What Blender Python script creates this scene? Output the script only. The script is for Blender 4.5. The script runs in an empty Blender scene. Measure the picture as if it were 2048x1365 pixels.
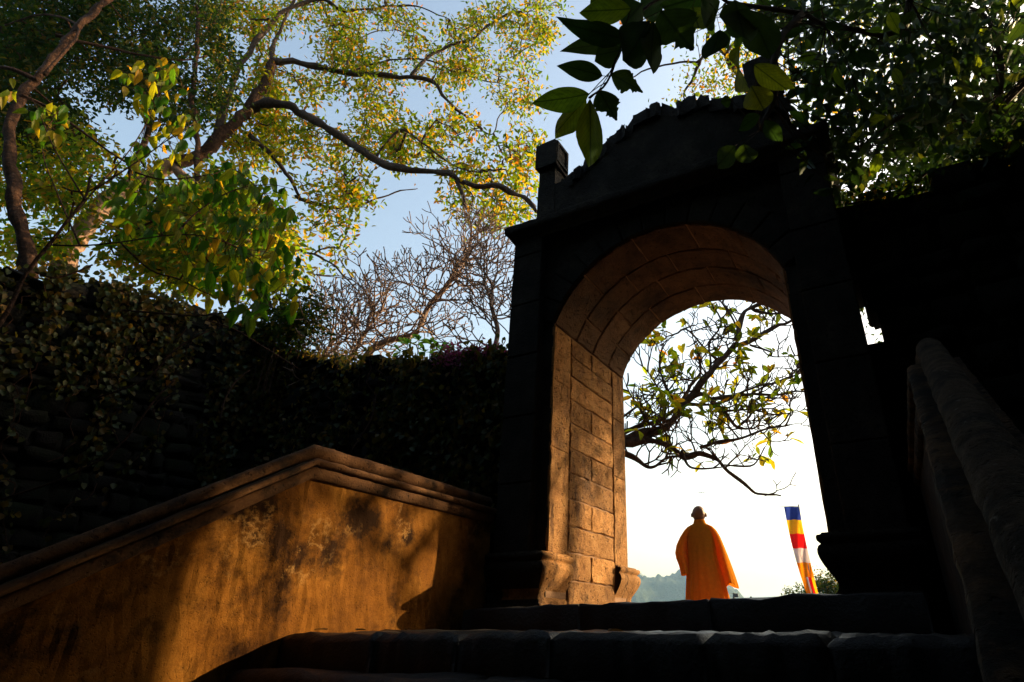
import bpy, bmesh, math, random
import numpy as np
from mathutils import Vector, Matrix, noise

SC = bpy.context.scene
COL = SC.collection
RNG = np.random.default_rng(7)
random.seed(7)

# ------------------------------------------------------------------ camera, sky, sun, exposure
FPX, PCX, PCY = 1157.0, 1184.0, 682.5          # focal length and principal point, in pixels of a 2048 px wide frame
EYE = np.array([1.643, -4.495, 0.055])         # z = 0 is the landing at the head of the stairs
YAW = math.radians(27.3)
PITCH = math.atan(569.5 / FPX)
cam = bpy.data.cameras.new('camera')
cam.sensor_width = 36.0
cam.lens = 36.0 * FPX / 2048.0
cam.shift_x = -(PCX - 1024.0) / 2048.0
cam.clip_start = 0.05
cam.clip_end = 12000.0
cam_o = bpy.data.objects.new('camera', cam)
COL.objects.link(cam_o)
cam_o.location = EYE
cam_o.rotation_euler = (math.pi / 2 + PITCH, 0, YAW)
SC.camera = cam_o

SUN_AZ = math.radians(35.5)                    # to the right of +Y, behind the gate
SUN_EL = math.radians(21.0)
world = bpy.data.worlds.new('World')
SC.world = world
world.use_nodes = True
wn = world.node_tree.nodes
bg = wn['Background']
sky = wn.new('ShaderNodeTexSky')
sky.sky_type = 'NISHITA'
sky.sun_disc = False
sky.sun_elevation = SUN_EL
sky.sun_rotation = SUN_AZ
sky.altitude = 50
sky.air_density = 1.4
sky.dust_density = 4.0
sky.ozone_density = 0.0
world.node_tree.links.new(sky.outputs['Color'], bg.inputs['Color'])
bg.inputs['Strength'].default_value = 0.15

sun = bpy.data.lights.new('sun', 'SUN')
sun.energy = 5.0
sun.angle = math.radians(0.55)
sun.color = (1.0, 0.72, 0.40)
sun_o = bpy.data.objects.new('sun', sun)
COL.objects.link(sun_o)
SUN_DIR = Vector((math.sin(SUN_AZ) * math.cos(SUN_EL), math.cos(SUN_AZ) * math.cos(SUN_EL), math.sin(SUN_EL)))
sun_o.rotation_euler = (-SUN_DIR).to_track_quat('-Z', 'Y').to_euler()
sun_o.location = (8, 12, 12)

SC.view_settings.view_transform = 'Standard'
SC.view_settings.look = 'None'
SC.view_settings.exposure = 1.2
SC.view_settings.gamma = 1.0
SC.view_settings.use_curve_mapping = False
SC.render.engine = 'CYCLES'
cy = SC.cycles
cy.use_denoising = True
cy.max_bounces = 6
cy.diffuse_bounces = 3
cy.glossy_bounces = 2
cy.transmission_bounces = 4
cy.transparent_max_bounces = 6
cy.volume_bounces = 0
cy.sample_clamp_indirect = 6.0

# ------------------------------------------------------------------ survey helpers: sight lines of the viewpoint, used once to lay the place out
R_ = np.array([math.cos(YAW), math.sin(YAW), 0.0])
FH = np.array([-math.sin(YAW), math.cos(YAW), 0.0])
ZZ = np.array([0.0, 0.0, 1.0])
FW = FH * math.cos(PITCH) + ZZ * math.sin(PITCH)
UP = -FH * math.sin(PITCH) + ZZ * math.cos(PITCH)


def ray(x, y):
    return R_ * (x - PCX) + UP * (PCY - y) + FW * FPX


def at(x, y, w):
    r = ray(x, y)
    return EYE + r * (w / float(r @ FH))


def on_z(x, y, z):
    r = ray(x, y)
    return EYE + r * ((z - EYE[2]) / r[2])


def project(p):
    d = np.asarray(p) - EYE
    f = d @ FW
    return PCX + FPX * (d @ R_) / f, PCY - FPX * (d @ UP) / f, f


# ------------------------------------------------------------------ object helpers
def tag(o, label=None, cat=None, group=None, kind=None):
    if label:
        o['label'] = label
    if cat:
        o['category'] = cat
    if group:
        o['group'] = group
    if kind:
        o['kind'] = kind
    return o


def thing(name, label, cat, loc=(0, 0, 0), group=None):
    o = bpy.data.objects.new(name, None)
    o.empty_display_size = 0.2
    COL.objects.link(o)
    o.location = Vector(loc)
    return tag(o, label, cat, group)


def world_loc(o):
    """meshes are built in world coordinates, so only an Empty has an offset of its own"""
    return Vector(o.location) if o.type == 'EMPTY' else Vector((0, 0, 0))


def link(name, me, mats, parent=None, smooth=False):
    if not isinstance(mats, (list, tuple)):
        mats = [mats]
    if not me.materials:
        for m in mats:
            me.materials.append(m)
    o = bpy.data.objects.new(name, me)
    COL.objects.link(o)
    if parent is not None:
        o.parent = parent
        o.matrix_parent_inverse = Matrix.Translation(-world_loc(parent))
    if smooth:
        me.polygons.foreach_set('use_smooth', np.ones(len(me.polygons), dtype=bool))
    return o


class MB:
    """collects faces of one mesh, in world coordinates"""

    def __init__(self):
        self.v, self.f, self.m = [], [], []

    def add(self, verts, faces, mi=0):
        b = len(self.v)
        self.v.extend([tuple(map(float, p)) for p in verts])
        self.f.extend([tuple(i + b for i in f) for f in faces])
        self.m.extend([mi] * len(faces))

    def box(self, lo, hi, mi=0):
        (x0, y0, z0), (x1, y1, z1) = lo, hi
        v = [(x0, y0, z0), (x1, y0, z0), (x1, y1, z0), (x0, y1, z0), (x0, y0, z1), (x1, y0, z1), (x1, y1, z1), (x0, y1, z1)]
        self.add(v, [(0, 3, 2, 1), (4, 5, 6, 7), (0, 1, 5, 4), (1, 2, 6, 5), (2, 3, 7, 6), (3, 0, 4, 7)], mi)

    def tube(self, pts, rad, n=6, cap=True, mi=0, wob=0.0):
        pts = [np.asarray(p, float) for p in pts]
        if len(pts) < 2:
            return
        up = np.array([0.31, 0.17, 0.93])
        vs, fs = [], []
        K = len(pts)
        for i, p in enumerate(pts):
            t = pts[min(i + 1, K - 1)] - pts[max(i - 1, 0)]
            t = t / (np.linalg.norm(t) + 1e-9)
            a = np.cross(t, up)
            if np.linalg.norm(a) < 0.05:
                a = np.cross(t, np.array([1.0, 0, 0]))
            a /= np.linalg.norm(a)
            b = np.cross(t, a)
            r = rad[i] if hasattr(rad, '__len__') else rad
            for k in range(n):
                an = 2 * math.pi * k / n
                rr = r * (1 + (wob * (noise.noise(Vector((p[0] * 3 + k * 1.7, p[1] * 3, p[2] * 3)))) if wob else 0))
                vs.append(p + (a * math.cos(an) + b * math.sin(an)) * rr)
        for i in range(K - 1):
            for k in range(n):
                k2 = (k + 1) % n
                fs.append((i * n + k, i * n + k2, (i + 1) * n + k2, (i + 1) * n + k))
        if cap:
            fs.append(tuple(range(n - 1, -1, -1)))
            fs.append(tuple((K - 1) * n + k for k in range(n)))
        self.add(vs, fs, mi)

    def loft(self, rings, closed=True, cap=True, mi=0):
        n = len(rings[0])
        vs = [p for r in rings for p in r]
        fs = []
        for i in range(len(rings) - 1):
            for k in range(n if closed else n - 1):
                k2 = (k + 1) % n
                fs.append((i * n + k, i * n + k2, (i + 1) * n + k2, (i + 1) * n + k))
        if cap:
            fs.append(tuple(range(n - 1, -1, -1)))
            fs.append(tuple((len(rings) - 1) * n + k for k in range(n)))
        self.add(vs, fs, mi)

    def block(self, fn, u0, u1, v0, v1, h0, h1, ch=0.012, nu=1, nv=1, jit=0.004, mi=0, seed=0):
        """a stone: a patch of the surface fn(u, v, h), its top at h1 with worn chamfered edges, its skirt down to h0"""
        rs = np.random.default_rng(seed * 7919 + 13)
        us = [u0, u0] + list(np.linspace(u0 + ch, u1 - ch, nu + 1)) + [u1, u1]
        vs_ = [v0, v0] + list(np.linspace(v0 + ch, v1 - ch, nv + 1)) + [v1, v1]
        n, m = len(us), len(vs_)
        P = []
        cu, cv = rs.uniform(-jit, jit, (n, m)), rs.uniform(-jit, jit, (n, m))
        ch_ = rs.uniform(-jit, jit, (n, m))
        for i in range(n):
            for j in range(m):
                ring = min(i, n - 1 - i, j, m - 1 - j)
                if ring == 0:
                    h = h0
                    ii, jj = (1 if i == 0 else n - 2 if i == n - 1 else i), (1 if j == 0 else m - 2 if j == m - 1 else j)
                    P.append(fn(us[i] + cu[ii, jj], vs_[j] + cv[ii, jj], h))
                elif ring == 1:
                    P.append(fn(us[i] + cu[i, j], vs_[j] + cv[i, j], h1 - ch + ch_[i, j] * 0.5))
                else:
                    P.append(fn(us[i] + cu[i, j], vs_[j] + cv[i, j], h1 + ch_[i, j]))
        F = [(i * m + j, (i + 1) * m + j, (i + 1) * m + j + 1, i * m + j + 1) for i in range(n - 1) for j in range(m - 1)]
        self.add(P, F, mi)

    def mesh(self, name):
        me = bpy.data.meshes.new(name)
        me.from_pydata(self.v, [], self.f)
        if any(self.m):
            me.polygons.foreach_set('material_index', self.m)
        me.update()
        return me

    def build(self, name, mats, parent=None, smooth=False):
        return link(name, self.mesh(name), mats, parent, smooth)


def mesh_quads(name, V, F):
    """fast mesh from numpy arrays of vertices and quads"""
    me = bpy.data.meshes.new(name)
    nf, k = F.shape
    me.vertices.add(len(V))
    me.vertices.foreach_set('co', V.astype(np.float32).ravel())
    me.loops.add(nf * k)
    me.loops.foreach_set('vertex_index', F.astype(np.int32).ravel())
    me.polygons.add(nf)
    me.polygons.foreach_set('loop_start', np.arange(0, nf * k, k, dtype=np.int32))
    me.update(calc_edges=True)
    return me


def smooth_path(pts, sub=4):
    pts = [np.asarray(p, float) for p in pts]
    out = []
    for i in range(len(pts) - 1):
        p0, p1, p2, p3 = pts[max(i - 1, 0)], pts[i], pts[i + 1], pts[min(i + 2, len(pts) - 1)]
        for k in range(sub):
            t = k / sub
            out.append(0.5 * ((2 * p1) + (-p0 + p2) * t + (2 * p0 - 5 * p1 + 4 * p2 - p3) * t * t + (-p0 + 3 * p1 - 3 * p2 + p3) * t ** 3))
    out.append(pts[-1])
    return out


def unit(v):
    return v / (np.linalg.norm(v, axis=-1, keepdims=True) + 1e-9)


def leaves_mesh(name, B, D, Nn, L, W, curl=0.15):
    """many leaves in one mesh: each a folded six-point blade"""
    n = len(B)
    D = unit(D)
    S = unit(np.cross(D, Nn))
    N2 = np.cross(S, D)
    L = L[:, None]
    W = W[:, None]
    p0 = B
    p1 = B + D * L * 0.35 + S * W * 0.5 + N2 * W * 0.18
    p2 = B + D * L * 0.72 + S * W * 0.38 + N2 * (W * 0.12 - L * curl * 0.5)
    p3 = B + D * L - N2 * L * curl
    p4 = B + D * L * 0.72 - S * W * 0.38 + N2 * (W * 0.12 - L * curl * 0.5)
    p5 = B + D * L * 0.35 - S * W * 0.5 + N2 * W * 0.18
    V = np.stack([p0, p1, p2, p3, p4, p5], 1).reshape(-1, 3)
    i = np.arange(n)[:, None] * 6
    F = np.concatenate([i + np.array([[0, 1, 2, 3]]), i + np.array([[0, 3, 4, 5]])], 0)
    return mesh_quads(name, V, F)


LEAF_T = [0, 0.12, 0.28, 0.45, 0.62, 0.78, 0.91, 1.0]
LEAF_W = {
    'oval': [0.03, 0.27, 0.43, 0.5, 0.47, 0.36, 0.17, 0.0],
    'obovate': [0.03, 0.13, 0.27, 0.40, 0.49, 0.48, 0.27, 0.0],
    'ovate': [0.05, 0.40, 0.50, 0.47, 0.38, 0.24, 0.09, 0.0],
    'ivy': [0.16, 0.52, 0.40, 0.38, 0.24, 0.17, 0.06, 0.0],
}


def leaf_template(name, kind, fold=0.12, curl=0.12, eaten=False, seed=0, bend=0.0, twist=0.0):
    rs = np.random.default_rng(seed)
    T, Wd = list(LEAF_T), list(LEAF_W[kind])
    if kind == 'oval':                                   # the large leaves: a finer, drawn-out tip
        T = list(np.linspace(0, 1, 25 if eaten else 15))
        Wd = [0.5 * (math.sin(math.pi * min(1, t * 1.02) ** 0.86) ** 0.85 if 0 < t < 0.98 else 0.0) * (1 - 0.22 * t * t) + 0.012 for t in T]
        Wd[-1] = 0.0
    bite = [1.0, 1.0]
    V, F = [], []
    for i, (t, w) in enumerate(zip(T, Wd)):
        wl = wr = w
        if eaten and 5 < i < 23:
            bite = [min(1.0, max(0.35, q + rs.uniform(-0.28, 0.24))) for q in bite]
            wl *= bite[0]
            wr *= min(1.0, bite[1] + 0.25)
        ripple = rs.uniform(-0.012, 0.012)
        for x in (-wl, -wl * 0.5, 0, wr * 0.5, wr):
            V.append((x + bend * t * t, t, fold * abs(x) * (1 - 0.3 * t) - curl * t * t + ripple * abs(x) * 4 + twist * x * t))
    for i in range(len(T) - 1):
        for k in range(4):
            F.append((i * 5 + k, i * 5 + k + 1, (i + 1) * 5 + k + 1, (i + 1) * 5 + k))
    me = bpy.data.meshes.new(name)
    me.from_pydata(V, [], F)
    me.polygons.foreach_set('use_smooth', np.ones(len(F), dtype=bool))
    me.update()
    return me


def put_leaf(me, base, direction, normal, length, width, parent, mat=None, name='leaf'):
    y = Vector(direction).normalized()
    z = Vector(normal)
    x = y.cross(z)
    if x.length < 1e-3:
        x = y.cross(Vector((0.3, 0.5, 0.8)))
    x.normalize()
    z = x.cross(y)
    M = Matrix(((x[0], y[0], z[0], base[0]), (x[1], y[1], z[1], base[1]), (x[2], y[2], z[2], base[2]), (0, 0, 0, 1)))
    M = M @ Matrix.Diagonal((width, length, length, 1))
    o = bpy.data.objects.new(name, me)
    COL.objects.link(o)
    o.parent = parent
    o.matrix_parent_inverse = Matrix.Translation(-world_loc(parent))
    o.matrix_basis = M
    if mat is not None:
        o.material_slots[0].link = 'OBJECT'
        o.material_slots[0].material = mat
    return o


def in_poly(x, y, poly):
    c = False
    j = len(poly) - 1
    for i in range(len(poly)):
        xi, yi = poly[i]
        xj, yj = poly[j]
        if (yi > y) != (yj > y) and x < (xj - xi) * (y - yi) / (yj - yi + 1e-9) + xi:
            c = not c
        j = i
    return c


def sample(poly, n, w0, w1, rs, clump=0.0, scale=90.0, seed=0):
    """n points of a volume: a region of sight lines between two distances, thinned by a clump noise"""
    xs, ys = [p[0] for p in poly], [p[1] for p in poly]
    out = []
    tries = 0
    while len(out) < n and tries < n * 60:
        tries += 1
        x, y = rs.uniform(min(xs), max(xs)), rs.uniform(min(ys), max(ys))
        if not in_poly(x, y, poly):
            continue
        if clump:
            v = noise.noise(Vector((x / scale, y / scale, seed * 3.3)))
            if v < rs.uniform(-0.5, 0.5) * 0.6 + clump - 0.3:
                continue
        out.append(at(x, y, rs.uniform(w0, w1)))
    return np.array(out)


# ------------------------------------------------------------------ materials
def new_mat(name):
    m = bpy.data.materials.new(name)
    m.use_nodes = True
    nt = m.node_tree
    return m, nt.nodes, nt.links, nt.nodes['Principled BSDF']


def ramp_node(N, stops):
    r = N.new('ShaderNodeValToRGB')
    el = r.color_ramp.elements
    while len(el) < len(stops):
        el.new(0.5)
    for e, (p, c) in zip(el, stops):
        e.position = p
        e.color = (c[0], c[1], c[2], 1)
    return r


def noise_node(N, L, vec, scale, detail=6, rough=0.6, dist=0.0):
    n = N.new('ShaderNodeTexNoise')
    n.inputs['Scale'].default_value = scale
    n.inputs['Detail'].default_value = detail
    n.inputs['Roughness'].default_value = rough
    n.inputs['Distortion'].default_value = dist
    if vec is not None:
        L.new(vec, n.inputs['Vector'])
    return n


def mix_col(N, L, fac, a, b, mode='MIX'):
    m = N.new('ShaderNodeMix')
    m.data_type = 'RGBA'
    m.blend_type = mode
    for s, v in ((0, fac), (6, a), (7, b)):
        if isinstance(v, bpy.types.NodeSocket):
            L.new(v, m.inputs[s])
        elif s == 0:
            m.inputs[0].default_value = v
        else:
            m.inputs[s].default_value = (*v, 1)
    return m.outputs[2]


def stone(name, cols, stain=None, scale=3.0, bump=0.5, rough=0.9, pits=0.0, fine=60.0, rough_var=0.0, streak=None, bd=0.01, spec=0.18, scar=None, pit_scale=34, vary=0.0):
    """weathered stone or plaster: blotches, stains with a shape of their own, grain, pits"""
    m, N, L, b = new_mat(name)
    geo = N.new('ShaderNodeNewGeometry')
    pos = geo.outputs['Position']
    n1 = noise_node(N, L, pos, scale, 10, 0.70, 0.0)
    r1 = ramp_node(N, [(0.28 + 0.44 * i / max(1, len(cols) - 1), c) for i, c in enumerate(cols)])
    L.new(n1.outputs['Fac'], r1.inputs['Fac'])
    col = r1.outputs['Color']
    if stain:
        n2 = noise_node(N, L, pos, stain[1], 9, 0.68, 0.0)
        r2 = ramp_node(N, [(stain[2], (0, 0, 0)), (stain[3], (1, 1, 1))])
        L.new(n2.outputs['Fac'], r2.inputs['Fac'])
        col = mix_col(N, L, r2.outputs['Color'], col, stain[0])
    if streak:
        mp = N.new('ShaderNodeMapping')
        mp.inputs['Scale'].default_value = streak[1]
        L.new(pos, mp.inputs['Vector'])
        n4 = noise_node(N, L, mp.outputs['Vector'], 1.0, 8, 0.65, 0.0)
        r4 = ramp_node(N, [(streak[2], (0, 0, 0)), (streak[3], (1, 1, 1))])
        L.new(n4.outputs['Fac'], r4.inputs['Fac'])
        col = mix_col(N, L, r4.outputs['Color'], col, streak[0])
    if scar:
        n5 = noise_node(N, L, pos, scar[1], 7, 0.62, 0.0)
        r5 = ramp_node(N, [(0.480, (0, 0, 0)), (0.497, (1, 1, 1)), (0.503, (1, 1, 1)), (0.522, (0, 0, 0))])
        L.new(n5.outputs['Fac'], r5.inputs['Fac'])
        n6 = noise_node(N, L, pos, scar[1] * 0.9 + 0.37, 3, 0.5, 0.0)
        r6 = ramp_node(N, [(0.53, (0, 0, 0)), (0.62, (1, 1, 1))])
        L.new(n6.outputs['Fac'], r6.inputs['Fac'])
        n7 = noise_node(N, L, pos, 26, 5, 0.7, 0.0)
        r7 = ramp_node(N, [(0.42, (0, 0, 0)), (0.55, (1, 1, 1))])
        L.new(n7.outputs['Fac'], r7.inputs['Fac'])
        msk = mix_col(N, L, 1.0, mix_col(N, L, 1.0, r5.outputs['Color'], r6.outputs['Color'], 'MULTIPLY'), r7.outputs['Color'], 'MULTIPLY')
        col = mix_col(N, L, mix_col(N, L, 1.0, msk, (0.6, 0.6, 0.6), 'MULTIPLY'), col, scar[0])
    if vary:
        oi = N.new('ShaderNodeObjectInfo')
        rv = ramp_node(N, [(0.0, (1 - vary, 1 - vary * 1.05, 1 - vary * 1.15)), (1.0, (1 + vary, 1 + vary * 0.95, 1 + vary * 0.8))])
        L.new(oi.outputs['Random'], rv.inputs['Fac'])
        col = mix_col(N, L, 1.0, col, rv.outputs['Color'], 'MULTIPLY')
    n3 = noise_node(N, L, pos, fine, 5, 0.7)
    r3 = ramp_node(N, [(0.25, (0.55, 0.55, 0.55)), (0.7, (1.15, 1.15, 1.15))])
    L.new(n3.outputs['Fac'], r3.inputs['Fac'])
    col = mix_col(N, L, 0.75, col, r3.outputs['Color'], 'MULTIPLY')
    hgt = n3.outputs['Fac']
    if pits:
        vo = N.new('ShaderNodeTexNoise')
        vo.inputs['Scale'].default_value = pit_scale
        vo.inputs['Detail'].default_value = 3
        L.new(pos, vo.inputs['Vector'])
        rp = ramp_node(N, [(0.30, (0, 0, 0)), (0.40, (1, 1, 1))])
        L.new(vo.outputs['Fac'], rp.inputs['Fac'])
        col = mix_col(N, L, rp.outputs['Color'], mix_col(N, L, 1.0, col, (pits, pits, pits), 'MULTIPLY'), col)
        mm = N.new('ShaderNodeMath')
        mm.operation = 'MULTIPLY_ADD'
        L.new(rp.outputs['Color'], mm.inputs[0])
        mm.inputs[1].default_value = 0.8
        L.new(n3.outputs['Fac'], mm.inputs[2])
        hgt = mm.outputs[0]
    ma = N.new('ShaderNodeMath')
    ma.operation = 'MULTIPLY_ADD'
    L.new(n1.outputs['Fac'], ma.inputs[0])
    ma.inputs[1].default_value = 1.5
    L.new(hgt, ma.inputs[2])
    bp = N.new('ShaderNodeBump')
    bp.inputs['Strength'].default_value = bump
    bp.inputs['Distance'].default_value = bd
    L.new(ma.outputs[0], bp.inputs['Height'])
    L.new(bp.outputs['Normal'], b.inputs['Normal'])
    L.new(col, b.inputs['Base Color'])
    b.inputs['Roughness'].default_value = rough
    b.inputs['Specular IOR Level'].default_value = spec
    if rough_var:
        rr = ramp_node(N, [(0.35, (rough - rough_var,) * 3), (0.65, (min(1, rough + rough_var),) * 3)])
        L.new(n1.outputs['Fac'], rr.inputs['Fac'])
        L.new(rr.outputs['Color'], b.inputs['Roughness'])
    return m


def leaf_mat(name, dif, tra, mix=0.55, per='island', veins=False, gloss=0.06, rough=0.45):
    """leaf: a diffuse face plus light let through; colour differs from leaf to leaf"""
    m, N, L, b = new_mat(name)
    N.remove(b)
    out = N['Material Output']
    if per == 'island':
        rnd = N.new('ShaderNodeNewGeometry').outputs['Random Per Island']
    else:
        rnd = N.new('ShaderNodeObjectInfo').outputs['Random']
    rd, rt = ramp_node(N, dif), ramp_node(N, tra)
    L.new(rnd, rd.inputs['Fac'])
    L.new(rnd, rt.inputs['Fac'])
    cd, ct = rd.outputs['Color'], rt.outputs['Color']
    if veins:
        tc = N.new('ShaderNodeTexCoord')
        sp = N.new('ShaderNodeSeparateXYZ')
        L.new(tc.outputs['Object'], sp.inputs[0])
        ab = N.new('ShaderNodeMath')
        ab.operation = 'ABSOLUTE'
        L.new(sp.outputs['X'], ab.inputs[0])
        mid = ramp_node(N, [(0.012, (1, 1, 1)), (0.035, (0, 0, 0))])
        L.new(ab.outputs[0], mid.inputs['Fac'])
        ma = N.new('ShaderNodeMath')
        ma.operation = 'MULTIPLY_ADD'
        L.new(ab.outputs[0], ma.inputs[0])
        ma.inputs[1].default_value = -0.55
        L.new(sp.outputs['Y'], ma.inputs[2])
        fr = N.new('ShaderNodeMath')
        fr.operation = 'PINGPONG'
        L.new(ma.outputs[0], fr.inputs[0])
        fr.inputs[1].default_value = 0.045
        sv = ramp_node(N, [(0.003, (0.45, 0.45, 0.45)), (0.011, (0, 0, 0))])
        L.new(fr.outputs[0], sv.inputs['Fac'])
        v = mix_col(N, L, 1.0, mid.outputs['Color'], sv.outputs['Color'], 'LIGHTEN')
        ns = noise_node(N, L, tc.outputs['Object'], 6, 4, 0.6)
        rs_ = ramp_node(N, [(0.35, (0.6, 0.62, 0.55)), (0.65, (1.1, 1.1, 1.05))])
        L.new(ns.outputs['Fac'], rs_.inputs['Fac'])
        ct = mix_col(N, L, 1.0, ct, rs_.outputs['Color'], 'MULTIPLY')
        ct = mix_col(N, L, v, ct, mix_col(N, L, 1.0, ct, (0.22, 0.25, 0.2), 'MULTIPLY'))
    d = N.new('ShaderNodeBsdfDiffuse')
    t = N.new('ShaderNodeBsdfTranslucent')
    g = N.new('ShaderNodeBsdfGlossy')
    g.inputs['Roughness'].default_value = rough
    g.inputs['Color'].default_value = (0.8, 0.85, 0.8, 1)
    L.new(cd, d.inputs['Color'])
    L.new(ct, t.inputs['Color'])
    m1, m2 = N.new('ShaderNodeMixShader'), N.new('ShaderNodeMixShader')
    m1.inputs[0].default_value = mix
    L.new(d.outputs[0], m1.inputs[1])
    L.new(t.outputs[0], m1.inputs[2])
    m2.inputs[0].default_value = gloss
    L.new(m1.outputs[0], m2.inputs[1])
    L.new(g.outputs[0], m2.inputs[2])
    L.new(m2.outputs[0], out.inputs['Surface'])
    return m


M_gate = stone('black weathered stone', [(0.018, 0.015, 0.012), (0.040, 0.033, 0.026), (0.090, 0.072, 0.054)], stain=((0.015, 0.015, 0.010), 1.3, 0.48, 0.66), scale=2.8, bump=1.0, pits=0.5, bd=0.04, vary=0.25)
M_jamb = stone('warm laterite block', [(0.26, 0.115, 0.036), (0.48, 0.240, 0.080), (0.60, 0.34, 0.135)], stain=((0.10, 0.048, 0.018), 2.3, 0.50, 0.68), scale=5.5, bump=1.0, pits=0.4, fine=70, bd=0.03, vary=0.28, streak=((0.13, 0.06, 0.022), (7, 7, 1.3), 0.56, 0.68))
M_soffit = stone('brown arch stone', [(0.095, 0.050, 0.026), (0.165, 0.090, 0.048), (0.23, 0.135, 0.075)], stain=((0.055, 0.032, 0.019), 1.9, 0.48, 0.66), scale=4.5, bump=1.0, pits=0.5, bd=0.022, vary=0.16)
M_mortar = stone('pale mortar', [(0.24, 0.135, 0.072), (0.36, 0.215, 0.125)], scale=9, bump=0.6)
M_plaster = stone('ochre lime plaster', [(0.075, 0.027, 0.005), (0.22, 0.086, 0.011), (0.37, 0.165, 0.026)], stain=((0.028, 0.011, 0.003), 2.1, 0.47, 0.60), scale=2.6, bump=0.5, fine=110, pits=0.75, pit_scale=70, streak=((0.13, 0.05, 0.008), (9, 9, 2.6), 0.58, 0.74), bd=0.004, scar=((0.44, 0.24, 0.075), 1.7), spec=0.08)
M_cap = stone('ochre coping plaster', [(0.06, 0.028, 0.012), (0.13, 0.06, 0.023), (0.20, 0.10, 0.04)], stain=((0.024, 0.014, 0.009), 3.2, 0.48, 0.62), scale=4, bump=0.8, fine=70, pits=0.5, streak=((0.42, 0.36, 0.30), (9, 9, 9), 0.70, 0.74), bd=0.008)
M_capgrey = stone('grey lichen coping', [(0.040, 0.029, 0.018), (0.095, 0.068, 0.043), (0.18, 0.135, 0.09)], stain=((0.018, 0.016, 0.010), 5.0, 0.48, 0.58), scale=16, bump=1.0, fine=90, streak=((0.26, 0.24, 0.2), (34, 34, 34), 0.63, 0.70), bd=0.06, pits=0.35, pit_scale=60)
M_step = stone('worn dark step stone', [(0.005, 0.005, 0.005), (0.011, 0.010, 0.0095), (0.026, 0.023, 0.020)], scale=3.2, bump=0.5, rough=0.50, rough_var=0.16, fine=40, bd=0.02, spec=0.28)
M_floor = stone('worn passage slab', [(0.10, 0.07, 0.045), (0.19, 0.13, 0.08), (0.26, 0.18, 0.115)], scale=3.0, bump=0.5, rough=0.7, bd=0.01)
M_terrace = stone('dusty terrace paving', [(0.12, 0.095, 0.07), (0.19, 0.15, 0.11), (0.25, 0.2, 0.15)], scale=1.4, bump=0.4, rough=0.9)
M_dark = stone('shaded dark plaster', [(0.012, 0.011, 0.009), (0.024, 0.021, 0.016), (0.05, 0.042, 0.032)], scale=5, bump=0.8, fine=50)  # same balustrade plaster, with its shade put into the colour
M_capdark = stone('shaded coping plaster', [(0.024, 0.015, 0.008), (0.080, 0.045, 0.021), (0.20, 0.11, 0.046)], stain=((0.008, 0.008, 0.006), 4.0, 0.46, 0.58), scale=9, bump=1.0, fine=60, bd=0.02, pits=0.4, streak=((0.2, 0.19, 0.17), (22, 22, 22), 0.68, 0.72))  # coping plaster darkened to paint in the right balustrade's shade
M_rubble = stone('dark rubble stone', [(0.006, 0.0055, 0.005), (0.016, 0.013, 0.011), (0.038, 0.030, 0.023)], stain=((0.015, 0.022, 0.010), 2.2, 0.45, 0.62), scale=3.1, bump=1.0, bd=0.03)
M_earth = stone('dark leaf litter earth', [(0.016, 0.012, 0.008), (0.034, 0.026, 0.016), (0.05, 0.04, 0.02)], stain=((0.014, 0.026, 0.008), 0.4, 0.45, 0.6), scale=1.2, bump=1.0, bd=0.05)
M_bark = stone('brown bark', [(0.016, 0.008, 0.005), (0.060, 0.028, 0.014), (0.16, 0.074, 0.036)], stain=((0.22, 0.13, 0.08), 13, 0.60, 0.68), scale=14, bump=1.0, fine=45, bd=0.05)
M_barklit = stone('sunlit bark', [(0.22, 0.13, 0.08), (0.36, 0.22, 0.14), (0.46, 0.30, 0.20)], stain=((0.12, 0.07, 0.04), 6, 0.52, 0.64), scale=6, bump=0.6, fine=40)  # pale tone paints sunlight onto the lower trunk and one limb
M_barkgrey = stone('grey brown frangipani bark', [(0.15, 0.095, 0.066), (0.27, 0.18, 0.13), (0.38, 0.27, 0.20)], scale=11, bump=0.7, fine=60)
M_barkdark = stone('dark lichened bark', [(0.028, 0.019, 0.014), (0.06, 0.038, 0.026), (0.11, 0.07, 0.048)], scale=14, bump=1.0, fine=60)

M_barkfran = stone('brown frangipani bark', [(0.04, 0.025, 0.017), (0.09, 0.055, 0.036), (0.17, 0.11, 0.075)], scale=14, bump=1.0, fine=60)
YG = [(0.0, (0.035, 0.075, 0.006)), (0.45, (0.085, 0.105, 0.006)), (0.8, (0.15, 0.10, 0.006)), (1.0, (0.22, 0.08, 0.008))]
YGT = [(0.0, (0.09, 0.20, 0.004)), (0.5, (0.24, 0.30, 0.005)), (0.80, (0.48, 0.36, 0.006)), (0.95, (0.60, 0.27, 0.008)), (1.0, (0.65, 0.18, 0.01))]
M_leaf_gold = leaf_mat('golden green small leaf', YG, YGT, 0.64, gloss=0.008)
M_leaf_shade = leaf_mat('shaded green small leaf', [(0, (0.007, 0.020, 0.004)), (0.7, (0.016, 0.034, 0.005)), (1, (0.06, 0.040, 0.008))],  # leaf colours darkened to stand in for foliage in shade
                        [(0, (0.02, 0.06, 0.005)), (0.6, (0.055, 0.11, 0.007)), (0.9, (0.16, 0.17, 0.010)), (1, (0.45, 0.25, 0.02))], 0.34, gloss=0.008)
M_leaf_mixed = leaf_mat('sunlit mixed small leaf', [(0, (0.02, 0.05, 0.010)), (0.6, (0.05, 0.075, 0.012)), (1, (0.16, 0.09, 0.02))],  # leaning tree's leaf again, brightened to paint its lower crown sunlit
                        [(0, (0.10, 0.26, 0.008)), (0.5, (0.30, 0.40, 0.010)), (0.82, (0.60, 0.46, 0.012)), (1, (0.8, 0.34, 0.015))], 0.58, gloss=0.008)
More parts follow.
